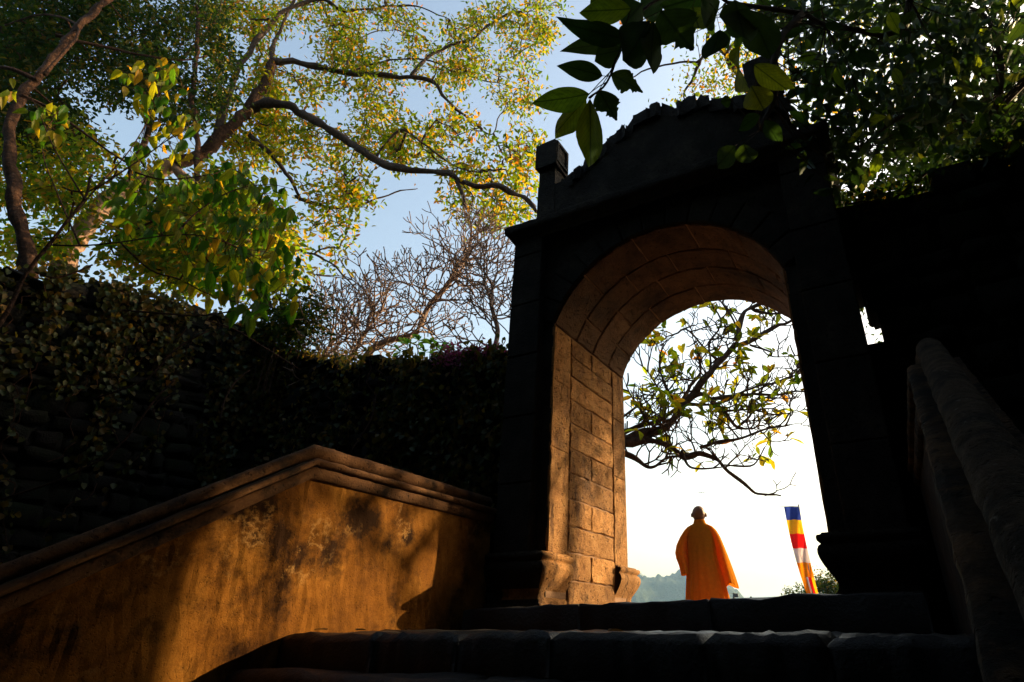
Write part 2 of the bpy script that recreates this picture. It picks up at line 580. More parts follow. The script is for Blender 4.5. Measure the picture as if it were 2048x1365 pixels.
M_leaf_big = leaf_mat('broad leaf with midrib', [(0, (0.014, 0.045, 0.014)), (1, (0.03, 0.075, 0.018))],
                      [(0, (0.13, 0.24, 0.010)), (0.6, (0.22, 0.31, 0.010)), (1, (0.32, 0.38, 0.014))], 0.56, 'object', True, gloss=0.012, rough=0.35)
M_leaf_dark = leaf_mat('dark broad leaf', [(0, (0.010, 0.030, 0.010)), (1, (0.022, 0.052, 0.014))],
                       [(0, (0.03, 0.085, 0.012)), (1, (0.09, 0.16, 0.015))], 0.32, 'object', True, gloss=0.012, rough=0.5)
M_leaf_canopy = leaf_mat('dark canopy leaf', [(0, (0.010, 0.028, 0.008)), (1, (0.024, 0.055, 0.012))],
                         [(0, (0.02, 0.06, 0.01)), (0.8, (0.07, 0.13, 0.012)), (1, (0.16, 0.18, 0.02))], 0.3)
M_leaf_mid = leaf_mat('soft drooping leaf', [(0, (0.016, 0.06, 0.006)), (0.6, (0.035, 0.085, 0.008)), (1, (0.10, 0.10, 0.010))],
                      [(0, (0.06, 0.22, 0.008)), (0.55, (0.16, 0.33, 0.010)), (0.85, (0.42, 0.42, 0.012)), (1, (0.65, 0.34, 0.012))], 0.55, 'object', True, gloss=0.008)
M_leaf_midmass = leaf_mat('soft drooping leaf mass', [(0, (0.012, 0.045, 0.005)), (0.6, (0.028, 0.07, 0.007)), (1, (0.09, 0.09, 0.008))],
                          [(0, (0.04, 0.15, 0.006)), (0.55, (0.12, 0.25, 0.008)), (0.85, (0.34, 0.33, 0.010)), (1, (0.6, 0.3, 0.012))], 0.5, gloss=0.006)
M_leaf_yellow = leaf_mat('yellowing drooping leaf', [(0, (0.11, 0.12, 0.008)), (1, (0.26, 0.14, 0.010))],
                         [(0, (0.36, 0.42, 0.010)), (0.6, (0.64, 0.48, 0.012)), (1, (0.80, 0.36, 0.012))], 0.6, 'object', True, gloss=0.008)
M_leaf_fran = leaf_mat('yellow green frangipani leaf', [(0, (0.09, 0.13, 0.008)), (0.6, (0.20, 0.19, 0.010)), (1, (0.32, 0.15, 0.012))],
                       [(0, (0.34, 0.48, 0.01)), (0.45, (0.62, 0.62, 0.015)), (0.8, (0.85, 0.62, 0.02)), (1, (0.9, 0.38, 0.02))], 0.72, 'object', True, gloss=0.01)
M_ivy = leaf_mat('ivy leaf', [(0, (0.03, 0.05, 0.008)), (0.6, (0.08, 0.08, 0.012)), (1, (0.26, 0.12, 0.02))],  # orange end of the ramps paints warm sunlight into some leaves
                 [(0, (0.12, 0.18, 0.012)), (0.5, (0.34, 0.30, 0.015)), (1, (0.75, 0.33, 0.02))], 0.45, 'object', gloss=0.015)
M_ivy_mass = leaf_mat('ivy leaf mass', [(0, (0.018, 0.034, 0.010)), (0.7, (0.04, 0.05, 0.014)), (1, (0.13, 0.07, 0.018))],
                      [(0, (0.06, 0.10, 0.016)), (1, (0.34, 0.2, 0.02))], 0.42, gloss=0.015)
M_purple = leaf_mat('purple red leaf', [(0, (0.10, 0.012, 0.04)), (1, (0.20, 0.03, 0.08))], [(0, (0.25, 0.02, 0.09)), (1, (0.4, 0.06, 0.16))], 0.45)
M_green_wall = leaf_mat('bright green wall plant leaf', [(0, (0.05, 0.16, 0.02)), (1, (0.09, 0.2, 0.03))], [(0, (0.14, 0.42, 0.03)), (1, (0.3, 0.5, 0.04))], 0.5, 'object')


def cloth(name, col, tra, mix=0.4, fold_dark=None):
    m, N, L, b = new_mat(name)
    N.remove(b)
    d, t = N.new('ShaderNodeBsdfDiffuse'), N.new('ShaderNodeBsdfTranslucent')
    geo = N.new('ShaderNodeNewGeometry')
    n = noise_node(N, L, geo.outputs['Position'], 22, 5, 0.6)
    r = ramp_node(N, [(0.3, tuple(c * 0.8 for c in col)), (0.7, tuple(min(1, c * 1.08) for c in col))])
    L.new(n.outputs['Fac'], r.inputs['Fac'])
    L.new(r.outputs['Color'], d.inputs['Color'])
    t.inputs['Color'].default_value = (*tra, 1)
    ms = N.new('ShaderNodeMixShader')
    ms.inputs[0].default_value = mix
    L.new(d.outputs[0], ms.inputs[1])
    L.new(t.outputs[0], ms.inputs[2])
    L.new(ms.outputs[0], N['Material Output'].inputs['Surface'])
    return m


M_robe = cloth('saffron robe cloth', (0.66, 0.25, 0.018), (0.92, 0.21, 0.008), 0.30)
M_skin = stone('tanned skin', [(0.20, 0.10, 0.06), (0.26, 0.135, 0.08)], scale=8, bump=0.1, rough=0.55, spec=0.4)
FLAG = {
    'blue': cloth('flag blue', (0.02, 0.04, 0.22), (0.03, 0.06, 0.35), 0.35),
    'yellow': cloth('flag yellow', (0.8, 0.42, 0.01), (0.95, 0.5, 0.01), 0.35),
    'red': cloth('flag red', (0.75, 0.01, 0.012), (0.95, 0.01, 0.01), 0.35),
    'white': cloth('flag white', (0.7, 0.62, 0.6), (0.75, 0.62, 0.58), 0.35),
    'orange': cloth('flag orange', (0.85, 0.24, 0.005), (0.95, 0.28, 0.005), 0.35),
}
M_metal = stone('dull grey metal', [(0.12, 0.12, 0.12), (0.2, 0.2, 0.2)], scale=20, bump=0.1, rough=0.5)
M_hill = stone('wooded hillside', [(0.018, 0.035, 0.012), (0.035, 0.06, 0.02), (0.06, 0.085, 0.03)], scale=0.03, bump=1.0, fine=0.25, bd=4.0)
M_water = stone('still bay water', [(0.02, 0.05, 0.06), (0.03, 0.06, 0.07)], scale=0.01, bump=0.1, rough=0.15)

# ------------------------------------------------------------------ ground
LWALL = [(-6.9, -14.0), (-6.6, -6.0), (-6.5, -2.74), (-6.5, -2.1), (-6.45, -1.36), (-6.4, -0.5), (-6.25, 0.15), (-5.85, 0.34), (-3.9, 0.26), (-1.6, 0.30)]


def behind_wall(x, y):
    return max(-6.4 - x - 0.04 * min(0, y + 2), y - 0.28)


def sstep(a, b, x):
    t = min(1.0, max(0.0, (x - a) / (b - a)))
    return t * t * (3 - 2 * t)


def ground_z(x, y):
    stair = -0.35 + min(0.0, (y + 1.9)) * 0.645
    stair = max(stair, -4.8)
    z = stair
    # unseen bank added behind and around the stairs to block skylight
    z += sstep(2.6, 9.0, x) * 3.0 + sstep(9, 26, x) * 10.0
    z = z + sstep(-10.5, -19.0, y) * 13.0
    if y > 0.45:
        z = max(z, -0.05)
    if x < -1.5:
        beh = behind_wall(x, y)
        bank = 2.35 + 0.26 * max(0.0, -x - 2.4) + 0.02 * max(0, y)
        if y > 1.6:
            xe = -1.3 - 0.50 * y
            bank = -0.05 + (bank + 0.05) * sstep(xe, xe - 2.2, x)
        z = z * (1 - sstep(0.12, 0.55, beh)) + bank * sstep(0.12, 0.55, beh)
        if beh > 0.5 and y < 26:
            z = max(z, -0.05)
        if beh <= 0.12:
            z = max(z, -1.4)
    if y > 26:
        z = z * (1 - sstep(26, 70, y)) - 36 * sstep(26, 90, y)
    d = math.hypot(x, y)
    z = z * (1 - sstep(45, 110, d)) - 36 * sstep(45, 110, d)
    if d < 60:
        z += 0.10 * noise.noise(Vector((x * 0.9, y * 0.9, 0.0))) * (0.3 if abs(x) < 2.6 else 1)
    return z


def axis(fine_lo, fine_hi, step):
    a = list(np.arange(fine_lo, fine_hi + 1e-6, step))
    s, v = step, fine_hi
    while v < 4500:
        s *= 1.28
        v += s
        a.append(v)
    s, v = step, fine_lo
    while v > -4500:
        s *= 1.28
        v -= s
        a.insert(0, v)
    return np.array(a)


gx, gy = axis(-10, 7, 0.25), axis(-9, 4, 0.25)
gv = np.array([(x, y, ground_z(x, y)) for x in gx for y in gy])
ny = len(gy)
gi = (np.arange(len(gx) - 1)[:, None] * ny + np.arange(ny - 1)[None, :]).ravel()
g_me = mesh_quads('ground', gv, np.stack([gi, gi + ny, gi + ny + 1, gi + 1], 1))
tag(link('ground', g_me, M_earth, smooth=True), 'dark earth and leaf litter under the wall, the bank and the trees', 'ground', kind='structure')

# terrace beyond the gate
mb = MB()
tx, ty = np.linspace(-1.7, 16, 26), np.linspace(1.70, 27, 30)
for i in range(25):
    for j in range(29):
        mb.add([(tx[i], ty[j], 0.15), (tx[i + 1], ty[j], 0.15), (tx[i + 1], ty[j + 1], 0.15), (tx[i], ty[j + 1], 0.15)], [(0, 1, 2, 3)])
tag(mb.build('terrace', M_terrace), 'sunlit stone terrace beyond the gate', 'terrace', kind='structure')

# ------------------------------------------------------------------ stairs: landing slabs, sill, steps below
stairs = thing('stone_stairs', 'worn dark stone steps and landing leading up to the gate', 'stairs', (0, -2, -0.2))


def flat(z0, tilt=0.0, sag=0.0):
    def fn(u, v, h):
        return (u, v, z0 + h + tilt * u + 0.010 * noise.noise(Vector((u * 2.3, v * 2.3, z0 * 5))) + 0.012 * noise.noise(Vector((u * 6.1, v * 5.3, z0 * 5 + 3))) - sag * (1 - (u / 1.9) ** 2))
    return fn


def slab_row(y0, y1, z, xs, seed, mat=M_step, tilt=0.0, depth=0.19, name='slab', ch=0.036, sag=0.0):
    for k in range(len(xs) - 1):
        b = MB()
        rs = random.Random(seed * 31 + k)
        b.block(flat(z + rs.uniform(-0.008, 0.008), tilt, sag), xs[k] + 0.0015, xs[k + 1] - 0.0015, y0 + rs.uniform(-0.02, 0.02), y1 - 0.006, -depth, 0, ch=ch, nu=12, nv=4, jit=0.009, seed=seed * 17 + k)
        b.build(name, mat, stairs, smooth=True)


LZ = 0.02
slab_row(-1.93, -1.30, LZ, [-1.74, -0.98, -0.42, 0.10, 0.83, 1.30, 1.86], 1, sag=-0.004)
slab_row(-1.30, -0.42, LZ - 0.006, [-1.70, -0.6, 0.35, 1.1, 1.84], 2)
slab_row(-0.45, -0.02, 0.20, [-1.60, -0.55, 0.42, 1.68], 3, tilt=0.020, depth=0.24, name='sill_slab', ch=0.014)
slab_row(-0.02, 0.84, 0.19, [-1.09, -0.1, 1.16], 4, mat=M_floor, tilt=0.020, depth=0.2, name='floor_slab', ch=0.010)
slab_row(0.84, 1.74, 0.185, [-1.09, 0.25, 1.16], 5, mat=M_floor, tilt=0.020, depth=0.2, name='floor_slab', ch=0.010)
for k in range(1, 17):
    y1 = -1.90 - 0.266 * (k - 1)
    ex = 0.07 * k * 0.266
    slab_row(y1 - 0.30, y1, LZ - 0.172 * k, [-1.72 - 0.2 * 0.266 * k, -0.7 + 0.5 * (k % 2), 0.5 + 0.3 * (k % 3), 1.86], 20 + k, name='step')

# ------------------------------------------------------------------ balustrades


def sweep(path, prof, closed=False, wear=0.0, seed=0):
    """path: (point, sideways unit vector); prof: (sideways offset, height)"""
    m = MB()
    rings = []
    for p, s in path:
        ring = []
        for o, z in prof:
            q = np.array(p, float) + np.array([s[0], s[1], 0]) * o + np.array([0, 0, z])
            if wear:
                k = noise.noise(Vector((q[0] * 6 + seed, q[1] * 6, q[2] * 6))) * wear * 0.7 + noise.noise(Vector((q[0] * 31 + seed, q[1] * 31, q[2] * 31))) * wear * 0.8
                q += np.array([s[0], s[1], 0]) * k + np.array([0, 0, k * 0.6])
            ring.append(q)
        rings.append(ring)
    m.loft(rings, closed=closed, cap=True)
    return m


def path3(keys, side, step=0.035):
    """densified 3D path with its sideways direction (left of travel times side)"""
    out = []
    for i in range(len(keys) - 1):
        a, b = np.array(keys[i], float), np.array(keys[i + 1], float)
        n = max(2, int(np.linalg.norm(b - a) / step))
        for k in range(n + (1 if i == len(keys) - 2 else 0)):
            out.append(a + (b - a) * k / n)
    res = []
    for i, p in enumerate(out):
        t = out[min(i + 1, len(out) - 1)] - out[max(i - 1, 0)]
        t[2] = 0
        t /= np.linalg.norm(t)
        res.append((p, (-t[1] * side, t[0] * side)))
    return res


def arc(cx, cz, r, a0, a1, n):
    return [(cx + r * math.cos(math.radians(a0 + (a1 - a0) * k / n)), cz + r * math.sin(math.radians(a0 + (a1 - a0) * k / n))) for k in range(n + 1)]


def balustrade(name, label, keys, side, m_wall, m_roll, m_band, seed, wear=0.007):
    root = thing(name, label, 'balustrade', (keys[1][0], keys[1][1], 0.0))
    p = path3(keys, side)
    # heights are measured down from the top of the roll
    body = [(0.0, -2.3)] + [(0.0, -2.3 + 0.105 * k) for k in range(1, 20)] + [(0.0, -0.24), (-0.12, -0.24), (-0.12, -2.3)]
    sweep(p, body, True, 0.006, seed).build('wall', m_wall, root, smooth=False)
    band_lo = [(-0.145, -0.243), (0.010, -0.243), (0.024, -0.232), (0.028, -0.20), (0.026, -0.172), (0.018, -0.160), (-0.14, -0.160)]
    sweep(p, band_lo, True, wear, seed + 1).build('lower_moulding', m_band, root, smooth=True)
    band_hi = [(-0.14, -0.158), (0.016, -0.158), (0.042, -0.150), (0.050, -0.132), (0.046, -0.118), (0.030, -0.108), (-0.14, -0.106)]
    sweep(p, band_hi, True, wear, seed + 2).build('upper_moulding', m_band, root, smooth=True)
    roll = arc(-0.050, -0.050, 0.050, -70, 250, 16)
    sweep(p, roll, True, wear, seed + 3).build('coping_roll', m_roll, root, smooth=True)
    return root


S = 0.648
lk = [(-1.625, -0.13, 1.115), (-1.72, -1.975, 1.155), (-1.72 - 0.2 * 4.4, -6.375, 1.155 - 4.4 * 0.67)]
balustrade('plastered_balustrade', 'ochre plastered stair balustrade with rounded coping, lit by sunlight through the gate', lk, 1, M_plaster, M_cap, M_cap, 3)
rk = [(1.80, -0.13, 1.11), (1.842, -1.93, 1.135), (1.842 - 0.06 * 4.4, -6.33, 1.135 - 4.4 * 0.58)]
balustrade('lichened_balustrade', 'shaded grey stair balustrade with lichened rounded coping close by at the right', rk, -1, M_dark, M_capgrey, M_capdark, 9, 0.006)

# ------------------------------------------------------------------ the gate
XL, XR, DEP = -1.12, 1.19, 1.66
XC, HW = (XL + XR) / 2, (XR - XL) / 2
SPR, RISE = 2.84, 0.80
ARC_R = (HW * HW + RISE * RISE) / (2 * RISE)
ARC_Z = SPR + RISE - ARC_R
A0 = math.asin(HW / ARC_R)
gate = thing('stone_gate', 'tall black weathered stone gate with round arch and broken gable top', 'gate', (XC, 0.8, 0.0))


def arch_z(x):
    return ARC_Z + math.sqrt(max(0.0, ARC_R ** 2 - (x - XC) ** 2))


TOPX = [-1.60, -1.36, -1.02, -0.96, -0.75, -0.70, -0.46, -0.42, -0.18, -0.15, 0.10, 0.27, 0.30, 0.38, 0.48, 0.55, 0.72, 0.80, 1.0, 1.12, 1.30, 1.69]
TOPZ = [4.18, 4.70, 4.70, 4.70, 4.83, 4.87, 5.02, 5.10, 5.14, 5.24, 5.27, 5.24, 5.12, 5.10, 5.13, 5.14, 5.12, 5.02, 4.92, 4.84, 4.72, 4.60]


def top_z(x):
    return float(np.interp(x, TOPX, TOPZ))


# core masonry: piers, spandrels and attic around the opening
mb = MB()
core_y0, core_y1 = 0.0, DEP
xs = sorted(set(list(np.linspace(XL, XR, 41))))
mb.box((-1.60, core_y0, -0.3), (XL, core_y1, 4.0))
mb.box((XR, core_y0, -0.3), (1.69, core_y1, 4.0))


def jit(p, s=0.012):
    q = Vector(p)
    n = noise.noise_vector(q * 4.0)
    return (p[0] + n[0] * s, p[1] + n[1] * s, p[2] + n[2] * s)


for i in range(len(xs) - 1):
    a, b = xs[i], xs[i + 1]
    za, zb = arch_z(a), arch_z(b)
    f = [(a, core_y0, za), (b, core_y0, zb), (b, core_y0, 4.0), (a, core_y0, 4.0)]
    g = [(a, core_y1, za), (b, core_y1, zb), (b, core_y1, 4.0), (a, core_y1, 4.0)]
    mb.add(f + g, [(0, 1, 2, 3), (5, 4, 7, 6)])
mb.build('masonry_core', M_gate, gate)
# mortar bed of the reveal and the soffit, between the dressed blocks
mb = MB()
ang = np.linspace(-A0, A0, 49)
for i in range(48):
    p = [(XC + ARC_R * math.sin(t), y, ARC_Z + ARC_R * math.cos(t)) for t in ang[i:i + 2] for y in (0.012, DEP - 0.012)]
    mb.add(p, [(0, 1, 3, 2)])
for X, s in ((XL, 1), (XR, -1)):
    zz = np.linspace(0.1, SPR, 12)
    for i in range(11):
        mb.add([(X + s * 0.001, 0.012, zz[i]), (X + s * 0.001, DEP - 0.012, zz[i]), (X + s * 0.001, DEP - 0.012, zz[i + 1]), (X + s * 0.001, 0.012, zz[i + 1])], [(0, 1, 2, 3)])
mb.build('mortar', M_mortar, gate)

# attic wall, above the cornice, with a broken gable
mb = MB()
xa = list(np.linspace(-1.36, 1.46, 61))
for i in range(len(xa) - 1):
    a, b = xa[i], xa[i + 1]
    za, zb = top_z(a) - 0.05, top_z(b) - 0.05
    f = [(a, -0.06, 3.95), (b, -0.06, 3.95), (b, -0.06, zb), (a, -0.06, za), (a, 0.62, 3.95), (b, 0.62, 3.95), (b, 0.62, zb), (a, 0.62, za)]
    mb.add([jit(q, 0.02) for q in f], [(0, 1, 2, 3), (5, 4, 7, 6), (3, 2, 6, 7)])
mb.add([(-1.36, -0.06, 3.95), (-1.36, 0.62, 3.95), (-1.36, 0.62, 4.70), (-1.36, -0.06, 4.70)], [(0, 1, 2, 3)])
mb.add([(1.46, -0.06, 3.95), (1.46, 0.62, 3.95), (1.46, 0.62, 4.62), (1.46, -0.06, 4.62)], [(3, 2, 1, 0)])
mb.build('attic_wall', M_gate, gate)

# rough stones that crown the gable
rs = random.Random(5)
x = -1.02
while x < 1.30:
    wd = rs.uniform(0.07, 0.22)
    b = MB()
    zt = top_z(x + wd / 2)
    sl = (top_z(x + wd) - top_z(x)) / wd

    def fn(u, v, h, sl=sl, zt=zt, x=x, wd=wd):
        return (u, v, zt + h + sl * 0.6 * (u - x - wd / 2))
    for (ya, yb) in ((-0.09, 0.24), (0.25, 0.60)):
        b = MB()
        b.block(fn, x, x + wd - 0.004, ya + rs.uniform(-0.03, 0.03), yb, -0.2, rs.choice([-0.03, -0.01, 0.0, 0.01, 0.03]) + rs.uniform(-0.012, 0.012), ch=0.035, jit=0.030, seed=rs.randint(0, 9999))
        b.build('crown_stone', M_gate, gate, smooth=True)
    x += wd

# blocks of the outer faces (front), rows of ashlar seen against the light
pil = MB()
for (a, b) in ((-1.60, -1.232), (1.30, 1.69)):
    bb = MB()
    zz = [0.60, 1.22, 1.86, 2.5, 3.1, 3.72, 3.93]
    for k in range(6):
        q = MB()
        q.block(lambda u, v, h: (u, -h, v), a, b, zz[k] + 0.003, zz[k + 1] - 0.003, -0.02, 0.115, ch=0.010, jit=0.003, seed=k + int(a * 10) + 40)
        q.build('pilaster_block', M_gate, gate)
# voussoirs on the front, between the pilasters
va = np.linspace(-A0, A0, 14)
for k in range(13):
    q = MB()
    q.block(lambda u, v, h: (XC + (ARC_R + v) * math.sin(u), -h, ARC_Z + (ARC_R + v) * math.cos(u)), va[k] + 0.003, va[k + 1] - 0.003, 0.004, 0.30, -0.02, 0.028, ch=0.010, nu=2, jit=0.003, seed=k + 90)
    q.build('voussoir', M_gate, gate)

# dressed blocks of the reveals
COURSE = [0.20, 0.42, 0.66, 0.89, 1.14, 1.385, 1.63, 1.89, 2.14, 2.39, 2.62, SPR - 0.01]
for X, s in ((XL, 1), (XR, -1)):
    fnj = (lambda X, s: (lambda u, v, h: (X + s * h, u, v)))(X, s)
    k0 = 0
    for k in range(len(COURSE) - 1):
        z0, z1 = COURSE[k] + 0.004, COURSE[k + 1] - 0.004
        splits = [0.355, 0.82, 1.345] if k in (1, 3, 5, 7, 10) else [0.355, 1.345]
        for i in range(len(splits) - 1):
            q = MB()
            q.block(fnj, splits[i] + 0.007, splits[i + 1] - 0.007, z0 + 0.002, z1 - 0.002, -0.01, 0.012 + 0.012 * random.random(), ch=0.009, nu=8, nv=4, jit=0.006, seed=k * 5 + i + (300 if s > 0 else 500))
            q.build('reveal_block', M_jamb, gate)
    zs = [0.60, 1.35, 2.12, SPR - 0.01]
    for k in range(3):
        for (ya, yb, pr) in ((0.0, 0.345, 0.016), (1.355, DEP, 0.018)):
            q = MB()
            off = (k * 0.21) % 0.3 if k else 0
            q.block(fnj, ya, yb, zs[k] + (off if k else 0) + 0.002, zs[k + 1] + (((k + 1) * 0.21) % 0.3 if k < 2 else 0) - 0.002, -0.01, pr, ch=0.008, nu=3, nv=8, jit=0.003, seed=k + int(ya * 10) + (700 if s > 0 else 900))
            q.build('reveal_pilaster', M_jamb, gate)

# arch soffit blocks
fns = lambda u, v, h: (XC + (ARC_R - h) * math.sin(u), v, ARC_Z + (ARC_R - h) * math.cos(u))
rows = [0.0, 0.46, 0.84, 1.24, DEP]
for k in range(4):
    n = 5
    off = 0.5 if k % 2 else 0.0
    cuts = [-A0] + sorted([-A0 + (i + off) * 2 * A0 / n + RNG.uniform(-0.04, 0.04) for i in range(1 if not off else 0, n)]) + [A0]
    for i in range(len(cuts) - 1):
        q = MB()
        q.block(fns, cuts[i] + 0.006, cuts[i + 1] - 0.006, rows[k] + 0.007, rows[k + 1] - 0.007, -0.01, 0.012 + 0.010 * random.random(), ch=0.009, nu=9, nv=4, jit=0.005, seed=k * 40 + i + 1200)
        q.build('soffit_block', M_soffit, gate, smooth=False)

# pedestal mouldings
BASE = [(0.0, 0.625), (0.030, 0.622), (0.034, 0.612), (0.060, 0.606), (0.066, 0.590), (0.062, 0.568), (0.044, 0.556), (0.043, 0.546), (0.057, 0.536), (0.066, 0.510), (0.067, 0.485), (0.060, 0.455),
        (0.042, 0.415), (0.016, 0.370), (-0.008, 0.332), (-0.020, 0.300), (-0.018, 0.272), (-0.004, 0.250), (0.006, 0.240), (0.008, 0.222), (0.030, 0.214), (0.034, 0.10)]


def plan_sweep(outline, prof, name, mat, wear=0.004, dz=0.0, scale=1.0):
    """moulding that follows an open plan outline (outward side on the right of travel), mitred at its corners"""
    pts = [np.array(p, float) for p in outline]
    dense, nrm = [], []
    for i in range(len(pts) - 1):
        a, b = pts[i], pts[i + 1]
        n = max(2, int(np.linalg.norm(b - a) / 0.06))
        for k in range(n + (1 if i == len(pts) - 2 else 0)):
            dense.append(a + (b - a) * k / n)
            d = (b - a) / np.linalg.norm(b - a)
            nn = np.array([d[1], -d[0]])
            if k == 0 and i > 0:
                d0 = (a - pts[i - 1]) / np.linalg.norm(a - pts[i - 1])
                n0 = np.array([d0[1], -d0[0]])
                mm = nn + n0
                nn = mm / (mm @ nn)
            nrm.append(nn)
    rings = []
    for p, n in zip(dense, nrm):
        ring = []
        for o, z in prof:
            q = np.array([p[0] + n[0] * o * scale, p[1] + n[1] * o * scale, z + dz])
            k = noise.noise(Vector(q * 9)) * wear
            ring.append(q + np.array([n[0] * k, n[1] * k, k * 0.5]))
        rings.append(ring)
    m = MB()
    m.loft(rings, closed=False, cap=False)
    # flat top
    return m.build(name, mat, gate, smooth=True)


def base_block(outline, inner, name, mat):
    plan_sweep(outline, BASE, name, mat)
    m = MB()
    n = len(outline)
    m.add([(x, y, 0.622) for x, y in outline], [tuple(range(n))])
    m.build('pedestal_top', mat, gate)


base_block([(-1.60, 0.30), (-1.60, -0.12), (-1.105, -0.12), (-1.105, 0.345)], None, 'pedestal_moulding', [M_jamb, M_gate])
base_block([(1.175, 0.345), (1.175, -0.12), (1.69, -0.12), (1.69, 0.30)], None, 'pedestal_moulding', [M_gate, M_gate])
base_block([(-1.105, 1.36), (-1.105, 1.80), (-1.60, 1.80)], None, 'pedestal_moulding', M_jamb)
base_block([(1.69, 1.80), (1.175, 1.80), (1.175, 1.36)], None, 'pedestal_moulding', M_jamb)
for o in gate.children:
    if o.name.startswith('pedestal') and len(o.data.materials) > 1:      # weathered outer side blackened to paint in its shade, bare stone in the passage
        for f in o.data.polygons:
            if f.center[1] < -0.115 and abs(f.normal[1]) >= abs(f.normal[0]) or f.center[0] < -1.5:
                f.material_index = 1
# back pilasters
for (a, b) in ((-1.60, -1.14), (1.21, 1.69)):
    q = MB()
    q.box((a, DEP - 0.01, 0.6), (b, DEP + 0.10, 3.95))
    q.build('rear_pilaster', M_jamb, gate)

# cornice and its blocks
CORN = [(0.0, 3.90), (0.012, 3.93), (0.030, 3.945), (0.045, 3.985), (0.075, 4.01), (0.085, 4.03), (0.088, 4.10), (0.070, 4.12), (-0.02, 4.165), (-0.25, 4.19)]
plan_sweep([(-1.60, 1.0), (-1.60, -0.12), (1.69, -0.12), (1.69, 1.0)], CORN, 'cornice', M_gate, wear=0.012)
m = MB()
m.box((-1.52, -0.04, 3.90), (1.61, 1.64, 4.155))
m.build('cornice_slab', M_gate, gate)


def finial(cx, y0, w, name):
    z0 = 4.70
    m = MB()
    m.box((cx - w * 0.40, y0 + 0.05, 3.95), (cx + w * 0.40, y0 + 0.26, z0 + 0.28))
    m.build('finial_shaft', M_gate, gate)
    q = MB()
    q.block(lambda u, v, h: (u, v, z0 + 0.24 + h), cx - w / 2, cx + w / 2, y0, y0 + 0.30, -0.02, 0.36, ch=0.02, jit=0.008, seed=3)
    fin = q.build('finial_block', M_gate, gate)
    q = MB()
    q.block(lambda u, v, h: (u, v, z0 + 0.58 + h), cx - w * 0.40, cx + w * 0.40, y0 + 0.03, y0 + 0.27, -0.02, 0.07, ch=0.02, jit=0.006, seed=4)
    q.build('finial_cap', M_gate, fin)
    # framed panel on the side
    for (ya, yb, za, zb) in ((0.02, 0.28, 0.27, 0.31), (0.02, 0.28, 0.54, 0.58), (0.02, 0.06, 0.31, 0.54), (0.24, 0.28, 0.31, 0.54)):
        q = MB()
        q.box((cx + w / 2 - 0.012, y0 + ya, z0 + za), (cx + w / 2 + 0.016, y0 + yb, z0 + zb))
        q.build('panel_frame', M_rubble, fin)


finial(-1.235, -0.12, 0.27, 'finial')
finial(1.30, -0.12, 0.32, 'finial')


# ------------------------------------------------------------------ rubble walls
class Poly:
    def __init__(self, pts):
        self.p = [np.array(q, float) for q in pts]
        self.s = [0.0]
        for a, b in zip(self.p[:-1], self.p[1:]):
            self.s.append(self.s[-1] + float(np.linalg.norm(b - a)))
        self.n = []
        for i in range(len(self.p)):
            d = self.p[min(i + 1, len(self.p) - 1)] - self.p[max(i - 1, 0)]
            d /= np.linalg.norm(d)
            self.n.append(np.array([d[1], -d[0]]))
        self.n = np.array(self.n)

    def at(self, u):
        P = np.array(self.p)
        q = np.array([np.interp(u, self.s, P[:, 0]), np.interp(u, self.s, P[:, 1])])
        n = np.array([np.interp(u, self.s, self.n[:, 0]), np.interp(u, self.s, self.n[:, 1])])
        return q, n / np.linalg.norm(n)

    def fn(self, u, v, h):
        q, n = self.at(u)
        return (q[0] + n[0] * h, q[1] + n[1] * h, v)


